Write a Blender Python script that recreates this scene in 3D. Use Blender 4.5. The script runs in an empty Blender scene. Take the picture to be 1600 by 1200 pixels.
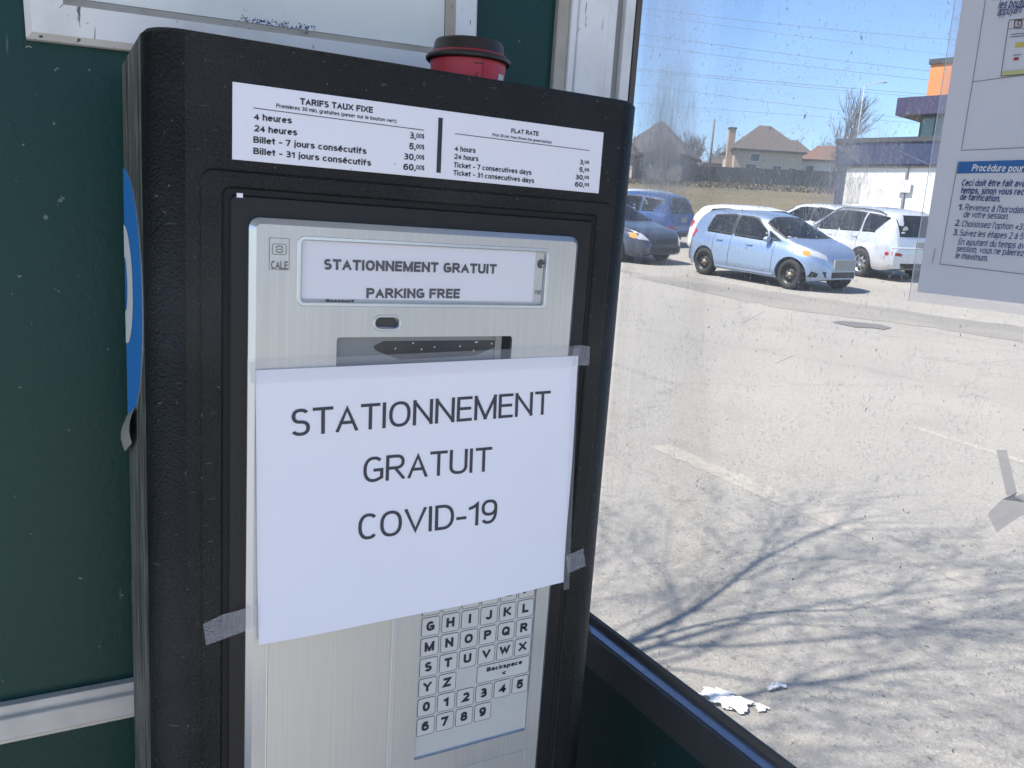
import bpy, bmesh, math, random
from mathutils import Vector, Matrix

# ------------------------------------------------------------------ camera, sky, sun, exposure
S = bpy.context.scene
COL = S.collection
F_PX = 1318.3
ROWS = [[0.870961214666257, -0.48682005491400887, 0.06657925112623433],
        [-0.03419960513582537, -0.1952360736265812, -0.9801598148074726],
        [0.4901601264439636, 0.8514041987730138, -0.1866921014827356]]
H0 = 1.35                                   # height of the meter's reference line above the ground
CAM = Vector((-0.22622912, -0.60810933, 0.0466717 + H0))
cd = bpy.data.cameras.new('camera'); cam = bpy.data.objects.new('camera', cd); COL.objects.link(cam)
r0, r1, r2 = [Vector(r) for r in ROWS]
m3 = Matrix((r0, -r1, -r2)).transposed()
cam.matrix_world = Matrix.Translation(CAM) @ m3.to_4x4()
cd.sensor_width = 36; cd.lens = F_PX / 1600 * 36; cd.clip_start = 0.02; cd.clip_end = 3000
S.camera = cam
SUN_EL = math.radians(57); SUN_DIR = Vector((-0.955, 0.295))
w = bpy.data.worlds.new('World'); S.world = w; w.use_nodes = True
nt = w.node_tree; sky = nt.nodes.new('ShaderNodeTexSky'); sky.sky_type = 'NISHITA'; sky.sun_disc = False
sky.sun_elevation = SUN_EL; sky.sun_rotation = math.atan2(SUN_DIR.x, SUN_DIR.y)
sky.air_density = 0.8; sky.dust_density = 0.2; sky.ozone_density = 4.5
nt.links.new(sky.outputs[0], nt.nodes['Background'].inputs[0]); nt.nodes['Background'].inputs[1].default_value = 0.108
sl = bpy.data.lights.new('sun', 'SUN'); so = bpy.data.objects.new('sun', sl); COL.objects.link(so)
sl.energy = 4.2; sl.angle = math.radians(0.53); sl.color = (1.0, 0.93, 0.83)
sd = SUN_DIR.normalized()
dirv = Vector((sd.x * math.cos(SUN_EL), sd.y * math.cos(SUN_EL), math.sin(SUN_EL)))
so.rotation_euler = dirv.to_track_quat('Z', 'Y').to_euler(); so.location = (0, 0, 30)
S.view_settings.view_transform = 'Standard'; S.view_settings.look = 'None'
S.view_settings.exposure = 1.25; S.view_settings.gamma = 1
S.cycles.max_bounces = 10; S.cycles.transparent_max_bounces = 16
try: S.cycles.use_denoising = True
except Exception: pass

def ray(u, v):
    return r0 * ((u - 800) / F_PX) + r1 * ((v - 600) / F_PX) + r2
def at(u, v, ax, val):                      # point of the photograph on the plane ax = val
    d = ray(u, v); return CAM + d * ((val - CAM[ax]) / d[ax])
def fr(u, v, y=0.0): return at(u, v, 1, y)
GX = 0.3657                                 # plane of the glass
def gl(u, v): return at(u, v, 0, GX)
U2 = Vector((0.71945287, 0.69454127)); V2 = Vector((U2.y, -U2.x))
def zt(d):                                  # height profile of the lot and the slope beyond
    if d <= 0: return 0.0
    if d < 26: return .00135 * d * d
    if d < 135: return .9126 + .0838 * (d - 26)
    return 10.0468
def gz(x, y): return zt((Vector((x, y)) - CAM.xy).dot(U2))
def ground(u, v):
    d = ray(u, v); t = 0
    while t < 300:
        t += .01; p = CAM + d * t
        if p.z < gz(p.x, p.y): return p
def afar(u, v, D):                          # point on a sight line, D metres ahead
    d = ray(u, v); t = D / d.xy.dot(U2); return CAM + d * t

# ------------------------------------------------------------------ materials
MATS = {}
def mat(name, col, rough=.6, metal=0.0, **k):
    if name in MATS: return MATS[name]
    m = bpy.data.materials.new(name); m.use_nodes = True; MATS[name] = m
    n = m.node_tree.nodes; b = n['Principled BSDF']; L = m.node_tree.links
    b.inputs['Base Color'].default_value = (*col, 1); b.inputs['Roughness'].default_value = rough
    b.inputs['Metallic'].default_value = metal
    if 'spec' in k: b.inputs['Specular IOR Level'].default_value = k['spec']
    if 'coat' in k: b.inputs['Coat Weight'].default_value = k['coat']; b.inputs['Coat Roughness'].default_value = .06
    if 'emit' in k: b.inputs['Emission Color'].default_value = (*col, 1); b.inputs['Emission Strength'].default_value = k['emit']
    tc = n.new('ShaderNodeTexCoord')
    def mapping(scale):
        mp = n.new('ShaderNodeMapping'); mp.inputs['Scale'].default_value = scale
        L.new(tc.outputs['Object'], mp.inputs[0]); return mp.outputs[0]
    def noise(scale, s=1.0, det=4, rg=.55):
        t = n.new('ShaderNodeTexNoise'); t.inputs['Scale'].default_value = s; t.inputs['Detail'].default_value = det
        t.inputs['Roughness'].default_value = rg; L.new(mapping(scale), t.inputs['Vector']); return t.outputs[0]
    def ramp(inp, a, bb, va=0.0, vb=1.0):
        t = n.new('ShaderNodeMapRange'); t.inputs[1].default_value = a; t.inputs[2].default_value = bb
        t.inputs[3].default_value = va; t.inputs[4].default_value = vb; L.new(inp, t.inputs[0]); return t.outputs[0]
    cur = None
    # layers: (scale, lo, hi, colour, strength, detail) mixed over the base colour
    for (sc, lo, hi, c2, st, det) in k.get('layers', []):
        mx = n.new('ShaderNodeMix'); mx.data_type = 'RGBA'
        if cur is None: mx.inputs[6].default_value = (*col, 1)
        else: L.new(cur, mx.inputs[6])
        mx.inputs[7].default_value = (*c2, 1)
        L.new(ramp(noise(sc, 1.0, det), lo, hi, 0, st), mx.inputs[0]); cur = mx.outputs[2]
    if cur is not None: L.new(cur, b.inputs['Base Color'])
    if 'bump' in k:
        bi = None
        for (sc, st, dist, det) in k['bump']:
            bp = n.new('ShaderNodeBump'); bp.inputs['Strength'].default_value = st; bp.inputs['Distance'].default_value = dist
            L.new(noise(sc, 1.0, det), bp.inputs['Height'])
            if bi: L.new(bi, bp.inputs['Normal'])
            bi = bp.outputs[0]
        L.new(bi, b.inputs['Normal'])
    if 'rvar' in k:
        sc, a, bb = k['rvar']; L.new(ramp(noise(sc), .35, .65, a, bb), b.inputs['Roughness'])
    return m
def iso(s): return (s, s, s)

BLACK = mat('powder_black', (.0085, .0085, .009), .46, spec=.32, layers=[(iso(260), .715, .74, (.20, .19, .17), .6, 2), ((60, 60, 300), .735, .76, (.13, .13, .12), .5, 2), (iso(9), .45, .75, (.030, .030, .030), .7, 5)],
            bump=[(iso(520), .8, .0014, 2), (iso(230), .35, .0010, 2)])
BLACKDIRT = mat('powder_black_dirty', (.030, .036, .034), .6, layers=[((90, 90, 5), .40, .66, (.19, .19, .17), .85, 6), ((420, 420, 16), .56, .66, (.48, .47, .42), .8, 4), (iso(70), .68, .74, (.42, .38, .25), .6, 4)],
            bump=[((300, 300, 60), .6, .0012, 3)])
DOOR = mat('door_black', (.011, .0115, .013), .45, spec=.4, layers=[(iso(140), .72, .8, (.12, .12, .11), .4, 3)], bump=[(iso(700), .35, .0008, 2)])
GAP = mat('gap_black', (.004, .004, .005), .7)
ALU = mat('brushed_aluminium', (.57, .565, .55), .42, .55, layers=[((900, 900, 5), .35, .7, (.66, .65, .62), .7, 3), (iso(14), .5, .8, (.52, .50, .46), .35, 5), ((220, 220, 60), .76, .80, (.12, .11, .10), .6, 2)],
          bump=[((1500, 1500, 12), .10, .0004, 2)], rvar=(iso(12), .36, .52))
ALU2 = mat('satin_aluminium', (.57, .565, .545), .40, .5, layers=[((900, 900, 5), .35, .7, (.68, .65, .58), .7, 3)], bump=[((1500, 1500, 12), .10, .0004, 2)])
BEVEL = mat('bevel_aluminium', (.62, .66, .70), .28, .8)
KEYPAD = mat('keypad_film', (.58, .565, .535), .38, 0, layers=[(iso(40), .5, .8, (.48, .48, .46), .5, 5)], bump=[(iso(900), .10, .0003, 2)])
KEYTOP = mat('key_film', (.64, .625, .595), .36, 0, layers=[(iso(60), .5, .8, (.52, .52, .50), .5, 4)])
INK = mat('black_ink', (.022, .022, .028), .55)
INKGREY = mat('toner_ink', (.050, .050, .066), .6)
INKBLUE = mat('blue_ink', (.035, .075, .20), .6)
PAPER = mat('white_paper', (.86, .845, .905), .75, layers=[(iso(16), .45, .75, (.83, .815, .88), .5, 4)], bump=[(iso(22), .12, .0030, 2)])
STICK = mat('white_vinyl', (.84, .83, .90), .35, layers=[(iso(240), .74, .78, (.35, .33, .28), .5, 2)])
POSTERP = mat('laminated_paper', (.80, .81, .85), .32, layers=[(iso(8), .4, .7, (.75, .76, .80), .5, 3)], bump=[(iso(5), .05, .004, 2)])
BLUE = mat('sign_blue', (.025, .23, .68), .45, layers=[((160, 160, 30), .62, .70, (.12, .30, .58), .5, 4)])
DECALW = mat('decal_white', (.84, .85, .87), .5, layers=[((160, 160, 40), .62, .70, (.45, .47, .5), .6, 4)])
DECALB = mat('decal_back', (.33, .32, .29), .6)
SCREEN = mat('screen_dark', (.045, .047, .05), .16)
SCREENL = mat('screen_grey', (.22, .23, .24), .3)
GREEN = mat('green_painted_board', (.0045, .043, .038), .42, spec=.32,
            layers=[(iso(3.5), .35, .7, (.0065, .050, .044), .8, 5), (iso(115), .735, .76, (.20, .25, .21), .7, 2), ((70, 70, 10), .70, .73, (.17, .21, .18), .7, 2), (iso(1.1), .5, .75, (.010, .036, .036), .5, 4)],
            bump=[(iso(120), .2, .0022, 4), (iso(420), .15, .001, 2)])
GREENDK = mat('green_lower_board', (.0085, .032, .031), .5, layers=[(iso(50), .74, .78, (.10, .12, .10), .5, 3)], bump=[(iso(120), .3, .002, 4)])
WHITEAL = mat('white_painted_metal', (.84, .83, .84), .45, layers=[(iso(10), .5, .75, (.50, .48, .46), .6, 5), ((200, 200, 26), .675, .70, (.06, .055, .05), .9, 3), (iso(90), .72, .75, (.10, .08, .06), .8, 3)])
BEIGEAL = mat('dirty_lip', (.46, .42, .37), .6, layers=[(iso(30), .45, .7, (.34, .29, .24), .7, 5), (iso(160), .68, .72, (.10, .08, .07), .8, 2)])
GREYAL = mat('grey_channel', (.27, .27, .26), .5)
RAILW = mat('rail_white', (.70, .645, .575), .5, layers=[(iso(12), .5, .75, (.40, .38, .35), .6, 5), (iso(70), .735, .76, (.08, .07, .06), .8, 2)])
BOARDP = mat('board_sheet', (.84, .85, .82), .4, layers=[(iso(12), .5, .72, (.68, .69, .66), .6, 5), (iso(75), .70, .73, (.10, .09, .10), .85, 3), ((20, 20, 60), .70, .73, (.40, .30, .22), .7, 4)])
GASKET = mat('rubber_gasket', (.10, .09, .075), .65)
RAILDK = mat('anodised_rail', (.075, .078, .082), .38, .35, layers=[(iso(40), .5, .75, (.10, .10, .098), .6, 5), (iso(150), .70, .74, (.22, .2, .17), .5, 3)])
LEDGE = mat('anodised_ledge', (.36, .40, .48), .22, .85, layers=[(iso(60), .5, .8, (.30, .30, .30), .6, 5)])
ROOFM = mat('roof_underside', (.55, .55, .53), .7)
CONC = mat('shelter_floor', (.30, .29, .27), .9, layers=[(iso(8), .4, .7, (.24, .23, .21), .6, 6)])
LID = mat('lid_plastic', (.030, .022, .020), .38, bump=[(iso(200), .05, .001, 2)])
CUPRED = mat('cup_red', (.60, .035, .06), .45)
WHITEINK = mat('white_ink', (.75, .74, .74), .6)

def glass_mat():
    m = bpy.data.materials.new('dusty_glass'); m.use_nodes = True; n = m.node_tree.nodes; L = m.node_tree.links
    n.clear(); out = n.new('ShaderNodeOutputMaterial')
    tc = n.new('ShaderNodeTexCoord')
    def math_(op, a, b=None, clamp=False):
        t = n.new('ShaderNodeMath'); t.operation = op; t.use_clamp = clamp
        for i, x in enumerate((a, b)):
            if x is None: continue
            if isinstance(x, (int, float)): t.inputs[i].default_value = x
            else: L.new(x, t.inputs[i])
        return t.outputs[0]
    def noise(sc, det=4, off=(0, 0, 0), rg=.6):
        mp = n.new('ShaderNodeMapping'); mp.inputs['Scale'].default_value = sc; mp.inputs['Location'].default_value = off
        L.new(tc.outputs['Object'], mp.inputs[0]); t = n.new('ShaderNodeTexNoise'); t.inputs['Scale'].default_value = 1
        t.inputs['Detail'].default_value = det; t.inputs['Roughness'].default_value = rg; L.new(mp.outputs[0], t.inputs['Vector']); return t.outputs[0]
    def rng(x, a, b, c=0., d=1.):
        t = n.new('ShaderNodeMapRange'); t.inputs[1].default_value = a; t.inputs[2].default_value = b
        t.inputs[3].default_value = c; t.inputs[4].default_value = d; L.new(x, t.inputs[0]); return t.outputs[0]
    sx = n.new('ShaderNodeSeparateXYZ'); L.new(tc.outputs['Object'], sx.inputs[0]); Y, Z = sx.outputs[1], sx.outputs[2]
    def blob(y0, z0, ry, rz):
        a = math_('POWER', math_('DIVIDE', math_('SUBTRACT', Y, y0), ry), 2.0); b = math_('POWER', math_('DIVIDE', math_('SUBTRACT', Z, z0), rz), 2.0)
        return math_('SUBTRACT', 1.0, math_('ADD', a, b), True)
    streak = rng(noise((40, 150, 22), 6), .40, .72)
    fine = rng(noise((300, 520, 60), 3), .58, .70)
    cloud = rng(noise(iso(9), 5), .35, .7)
    scr = rng(noise((300, 330, 230), 2, (3, 1, 2)), .62, .67)
    scrr = rng(noise(iso(24), 3, (7, 2, 1)), .44, .58)
    p1, p2, p3 = gl(1040, 230), gl(1330, 285), gl(1300, 120)
    p4 = gl(1030, 110); p5 = gl(1150, 250)
    veil = math_('ADD', blob(p4.y, p4.z, .07, .20), math_('MULTIPLY', blob(p5.y, p5.z, .16, .10), .9))
    reg = math_('MAXIMUM', blob(p1.y, p1.z, .05, .10), math_('MULTIPLY', blob(p2.y, p2.z, .05, .07), .8))
    a = math_('ADD', .022, math_('ADD', math_('MULTIPLY', cloud, .055), math_('ADD', math_('MULTIPLY', reg, .10), math_('MULTIPLY', veil, .17))))
    a = math_('ADD', a, math_('MULTIPLY', math_('MULTIPLY', reg, streak), .42))
    a = math_('ADD', a, math_('MULTIPLY', math_('MULTIPLY', fine, math_('ADD', .18, reg)), .38))
    a = math_('ADD', a, math_('MULTIPLY', math_('MULTIPLY', scr, scrr), .34), True)
    dark = rng(noise((300, 260, 120), 2, (1, 5, 9)), .735, .755)
    dirt = n.new('ShaderNodeBsdfTranslucent'); dirt.inputs[0].default_value = (.72, .71, .70, 1)
    dif = n.new('ShaderNodeBsdfDiffuse'); dif.inputs[0].default_value = (.62, .61, .60, 1)
    md = n.new('ShaderNodeMixShader'); md.inputs[0].default_value = .55; L.new(dirt.outputs[0], md.inputs[1]); L.new(dif.outputs[0], md.inputs[2])
    tr = n.new('ShaderNodeBsdfTransparent'); tr.inputs[0].default_value = (.985, .99, .99, 1)
    m1 = n.new('ShaderNodeMixShader'); L.new(a, m1.inputs[0]); L.new(tr.outputs[0], m1.inputs[1]); L.new(md.outputs[0], m1.inputs[2])
    dk = n.new('ShaderNodeBsdfDiffuse'); dk.inputs[0].default_value = (.03, .03, .04, 1)
    m2 = n.new('ShaderNodeMixShader'); L.new(math_('MULTIPLY', dark, .75), m2.inputs[0]); L.new(m1.outputs[0], m2.inputs[1]); L.new(dk.outputs[0], m2.inputs[2])
    gs = n.new('ShaderNodeBsdfGlossy'); gs.inputs['Roughness'].default_value = .03
    fz = n.new('ShaderNodeFresnel'); fz.inputs[0].default_value = 1.35
    m3_ = n.new('ShaderNodeMixShader'); L.new(math_('MULTIPLY', fz.outputs[0], .14), m3_.inputs[0]); L.new(m2.outputs[0], m3_.inputs[1]); L.new(gs.outputs[0], m3_.inputs[2])
    L.new(m3_.outputs[0], out.inputs[0]); return m
GLASS = glass_mat()

def clear_mat(name, tint, fac, rough, col=(.8, .8, .85), speck=False):
    m = bpy.data.materials.new(name); m.use_nodes = True; n = m.node_tree.nodes; L = m.node_tree.links; n.clear()
    out = n.new('ShaderNodeOutputMaterial'); tr = n.new('ShaderNodeBsdfTransparent'); tr.inputs[0].default_value = (*tint, 1)
    p = n.new('ShaderNodeBsdfPrincipled'); p.inputs['Base Color'].default_value = (*col, 1); p.inputs['Roughness'].default_value = rough
    mx = n.new('ShaderNodeMixShader'); mx.inputs[0].default_value = fac; L.new(tr.outputs[0], mx.inputs[1]); L.new(p.outputs[0], mx.inputs[2])
    if speck:
        tc = n.new('ShaderNodeTexCoord'); t = n.new('ShaderNodeTexNoise'); t.inputs['Scale'].default_value = 900; t.inputs['Detail'].default_value = 3
        L.new(tc.outputs['Object'], t.inputs['Vector']); r = n.new('ShaderNodeMapRange'); r.inputs[1].default_value = .48; r.inputs[2].default_value = .56
        r.inputs[3].default_value = fac + .05; r.inputs[4].default_value = fac - .05; L.new(t.outputs[0], r.inputs[0]); L.new(r.outputs[0], mx.inputs[0])
    L.new(mx.outputs[0], out.inputs[0]); return m
TAPE = clear_mat('clear_tape', (.97, .97, .98), .15, .18)
TAPEF = clear_mat('frosted_tape', (.95, .95, .97), .22, .35, speck=True)
SLEEVE = clear_mat('clear_sleeve', (.97, .97, .98), .15, .12)
PLEXI = clear_mat('window_plexi', (.985, .985, .985), .06, .05)
GREYTAPE = clear_mat('old_tape', (.95, .95, .95), .55, .45, (.62, .58, .58))

def asphalt_mat():
    m = mat('asphalt', (.235, .225, .205), .92)
    n = m.node_tree.nodes; L = m.node_tree.links; b = n['Principled BSDF']; tc = n.new('ShaderNodeTexCoord')
    def tex(kind, scale, det=3, sc=(1, 1, 1), rot=0):
        mp = n.new('ShaderNodeMapping'); mp.inputs['Scale'].default_value = sc; mp.inputs['Rotation'].default_value = (0, 0, rot); L.new(tc.outputs['Object'], mp.inputs[0])
        t = n.new(kind); t.inputs['Scale'].default_value = scale
        if kind == 'ShaderNodeTexNoise': t.inputs['Detail'].default_value = det; t.inputs['Roughness'].default_value = .65
        L.new(mp.outputs[0], t.inputs['Vector']); return t
    def rng(x, a, bb, c=0., d=1.):
        t = n.new('ShaderNodeMapRange'); t.inputs[1].default_value = a; t.inputs[2].default_value = bb; t.inputs[3].default_value = c; t.inputs[4].default_value = d; L.new(x, t.inputs[0]); return t.outputs[0]
    def mix(fac, c1, c2, mode='MIX'):
        t = n.new('ShaderNodeMix'); t.data_type = 'RGBA'; t.blend_type = mode
        if isinstance(fac, float): t.inputs[0].default_value = fac
        else: L.new(fac, t.inputs[0])
        for i, c in ((6, c1), (7, c2)):
            if isinstance(c, tuple): t.inputs[i].default_value = (*c, 1)
            else: L.new(c, t.inputs[i])
        return t.outputs[2]
    big = tex('ShaderNodeTexNoise', .35, 6).outputs[0]
    c = mix(rng(big, .35, .65), (.248, .235, .212), (.282, .268, .242))
    vor = tex('ShaderNodeTexVoronoi', 95)                      # aggregate stones
    c = mix(rng(vor.outputs['Color'], .70, .95, 0, .75), c, (.36, .35, .325))
    c = mix(rng(tex('ShaderNodeTexVoronoi', 70).outputs['Color'], .86, .97, 0, .85), c, (.085, .08, .078))
    c = mix(rng(tex('ShaderNodeTexNoise', 46, 4).outputs[0], .55, .68, 0, .60), c, (.105, .098, .088))
    c = mix(rng(tex('ShaderNodeTexNoise', 150, 2).outputs[0], .56, .70, 0, .7), c, (.40, .38, .35))
    c = mix(rng(tex('ShaderNodeTexNoise', 1.6, 5).outputs[0], .56, .75, 0, .28), c, (.165, .156, .14))
    # long tyre-worn bands along the parking lane
    band = tex('ShaderNodeTexNoise', 1.0, 5, (1.1, .09, .1)).outputs[0]
    c = mix(rng(band, .60, .72, 0, .55), c, (.13, .125, .125))
    # hairline cracks
    cr = tex('ShaderNodeTexVoronoi', .33); cr.feature = 'DISTANCE_TO_EDGE'
    wob = tex('ShaderNodeTexNoise', 2.2, 5); va = n.new('ShaderNodeVectorMath'); va.operation = 'MULTIPLY_ADD'
    L.new(wob.outputs[1], va.inputs[0]); va.inputs[1].default_value = (.8, .8, 0); L.new(tc.outputs['Object'], va.inputs[2]); L.new(va.outputs[0], cr.inputs['Vector'])
    c = mix(rng(cr.outputs['Distance'], .002, .009, .22, 0), c, (.08, .078, .075))
    L.new(c, b.inputs['Base Color'])
    bp = n.new('ShaderNodeBump'); bp.inputs['Strength'].default_value = .7; bp.inputs['Distance'].default_value = .006
    L.new(tex('ShaderNodeTexNoise', 85, 3).outputs[0], bp.inputs['Height']); L.new(bp.outputs[0], b.inputs['Normal']); return m
ASPHALT = asphalt_mat()
PATCH = mat('dark_asphalt_patch', (.115, .112, .112), .9, layers=[(iso(2), .4, .7, (.12, .118, .115), .8, 5), (iso(60), .5, .7, (.18, .175, .165), .6, 3)])
BANDM = mat('worn_asphalt', (.180, .171, .158), .9, layers=[((.9, .35, 1), .38, .60, (.245, .230, .203), .97, 6), (iso(40), .5, .7, (.24, .23, .21), .6, 3)])
LINE = mat('faded_line_paint', (.345, .32, .28), .9, layers=[(iso(24), .40, .62, (.27, .252, .222), .9, 5), (iso(90), .55, .72, (.22, .21, .19), .5, 3)])
GRASS = mat('dry_grass', (.155, .122, .062), .95, layers=[(iso(.10), .42, .60, (.085, .082, .036), .85, 6), (iso(1.0), .45, .7, (.19, .155, .09), .7, 5), (iso(5), .5, .75, (.075, .06, .033), .7, 3)], bump=[(iso(6), .6, .12, 4)])

# ------------------------------------------------------------------ mesh builder and tagging
class MB:
    def __init__(s): s.bm = bmesh.new(); s.mats = []
    def mi(s, m):
        if m not in s.mats: s.mats.append(m)
        return s.mats.index(m)
    def face(s, vs, m, smooth=False):
        try: f = s.bm.faces.new(vs)
        except ValueError: return None
        f.material_index = s.mi(m); f.smooth = smooth; return f
    def pts(s, ps): return [s.bm.verts.new(p) for p in ps]
    def box(s, x0, x1, y0, y1, z0, z1, m, bev=0.0):
        v = s.pts([(x, y, z) for z in (z0, z1) for y in (y0, y1) for x in (x0, x1)])
        fs = [s.face([v[i] for i in q], m) for q in ((0, 2, 3, 1), (4, 5, 7, 6), (0, 1, 5, 4), (2, 6, 7, 3), (0, 4, 6, 2), (1, 3, 7, 5))]
        if bev:
            es = list({e for f in fs for e in f.edges})
            r = bmesh.ops.bevel(s.bm, geom=es, offset=bev, segments=2, affect='EDGES', profile=.7, material=-1)
            for f in r['faces']: f.smooth = True
    def loft(s, loops, m, smooth=False, closed=True, cap0=False, cap1=False):
        rs = [s.pts(l) for l in loops]; n = len(rs[0])
        for a, b in zip(rs, rs[1:]):
            for i in range(n if closed else n - 1):
                s.face([a[i], a[(i + 1) % n], b[(i + 1) % n], b[i]], m, smooth)
        if cap0: s.face(rs[0][::-1], m)
        if cap1: s.face(rs[-1], m)
        return rs
    def tube(s, pts, rads, m, n=6, caps=True):
        loops = []; pts = [Vector(p) for p in pts]
        for i, p in enumerate(pts):
            d = (pts[min(i + 1, len(pts) - 1)] - pts[max(i - 1, 0)]).normalized()
            a = d.orthogonal().normalized() if i == 0 else (pa - d * pa.dot(d)).normalized()
            pa = a; b = d.cross(a); r = rads[i] if isinstance(rads, (list, tuple)) else rads
            loops.append([p + (a * math.cos(t) + b * math.sin(t)) * r for t in [2 * math.pi * k / n for k in range(n)]])
        s.loft(loops, m, n > 4, True, caps, caps)
    def lathe(s, prof, c, m, n=32, axis='Z', smooth=True):
        loops = []
        for r, h in prof:
            l = []
            for k in range(n):
                t = 2 * math.pi * k / n
                if axis == 'Z': l.append((c[0] + r * math.cos(t), c[1] + r * math.sin(t), c[2] + h))
                else: l.append((c[0] + r * math.cos(t), c[1] + h, c[2] + r * math.sin(t)))
            loops.append(l)
        s.loft(loops, m, smooth)
    def build(s, name, parent=None, local=False):
        loc = Vector((0, 0, 0)) if (local or parent is None) else wloc(parent)
        if loc.length: bmesh.ops.translate(s.bm, verts=s.bm.verts, vec=-loc)
        bmesh.ops.recalc_face_normals(s.bm, faces=s.bm.faces)
        me = bpy.data.meshes.new(name); s.bm.to_mesh(me); s.bm.free()
        for m in s.mats: me.materials.append(m)
        o = bpy.data.objects.new(name, me); COL.objects.link(o)
        if parent: o.parent = parent
        return o
def wloc(o):
    v = Vector((0, 0, 0))
    while o: v = v + o.location; o = o.parent
    return v
def tag(o, label=None, cat=None, group=None, kind=None):
    if label: o['label'] = label
    if cat: o['category'] = cat
    if group: o['group'] = group
    if kind: o['kind'] = kind
    return o
def thing(name, loc, label, cat, group=None, rz=0):
    o = bpy.data.objects.new(name, None); COL.objects.link(o); o.location = loc; o.rotation_euler[2] = rz
    o.empty_display_size = .1; return tag(o, label, cat, group)
def copy_tree(o, parent=None):
    c = o.copy(); COL.objects.link(c)
    if parent: c.parent = parent
    for ch in list(o.children): copy_tree(ch, c)
    return c
def rrect(x0, x1, z0, z1, r, n=5):          # rounded rectangle, counter-clockwise
    out = []
    for cx, cz, a0 in ((x1 - r, z1 - r, 0), (x0 + r, z1 - r, 90), (x0 + r, z0 + r, 180), (x1 - r, z0 + r, 270)):
        for k in range(n + 1):
            t = math.radians(a0 + 90 * k / n); out.append((cx + r * math.cos(t), cz + r * math.sin(t)))
    return out
def plate(mb, x0, x1, z0, z1, r, yf, yb, m, bev=0.001, mbev=None):
    """rounded slab in the xz plane facing -y"""
    o = rrect(x0, x1, z0, z1, r); i = rrect(x0 + bev, x1 - bev, z0 + bev, z1 - bev, max(r - bev, .0002))
    A = mb.pts([(x, yb, z) for x, z in o]); B = mb.pts([(x, yf + bev, z) for x, z in o]); C_ = mb.pts([(x, yf, z) for x, z in i]); n = len(o)
    for k in range(n):
        j = (k + 1) % n; mb.face([A[k], A[j], B[j], B[k]], mbev or m); mb.face([B[k], B[j], C_[j], C_[k]], mbev or m)
    mb.face(C_, m); mb.face(A[::-1], m)
def ring(mb, o, i, yf, yb, m, bev=.001, mi_=None, mo=None):
    """frame between two rounded rectangles (x0,x1,z0,z1,r) facing -y"""
    def L(q, off): return rrect(q[0] - off, q[1] + off, q[2] - off, q[3] + off, max(q[4] + off, .0002))
    O0, O1, O2 = L(o, 0), L(o, 0), L(o, -bev); I2, I1, I0 = L(i, bev), L(i, 0), L(i, 0)
    loops = [[(x, yb, z) for x, z in O0], [(x, yf + bev, z) for x, z in O1], [(x, yf, z) for x, z in O2],
             [(x, yf, z) for x, z in I2], [(x, yf + bev, z) for x, z in I1], [(x, yb, z) for x, z in I0]]
    ms = [mo or m, mo or m, m, mi_ or m, mi_ or m]
    rs = [mb.pts(l) for l in loops]; n = len(rs[0])
    for q, (a, b) in enumerate(zip(rs, rs[1:])):
        for k in range(n):
            j = (k + 1) % n; mb.face([a[k], a[j], b[j], b[k]], ms[q])
def _E(cx, cy, rx, ry, a0, a1):
    n = max(3, int(abs(a1 - a0) / 15)); pw = lambda t: math.copysign(abs(t) ** .86, t)
    return [(cx + rx * pw(math.cos(math.radians(a0 + (a1 - a0) * k / n))), cy + ry * pw(math.sin(math.radians(a0 + (a1 - a0) * k / n)))) for k in range(n + 1)]
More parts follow.
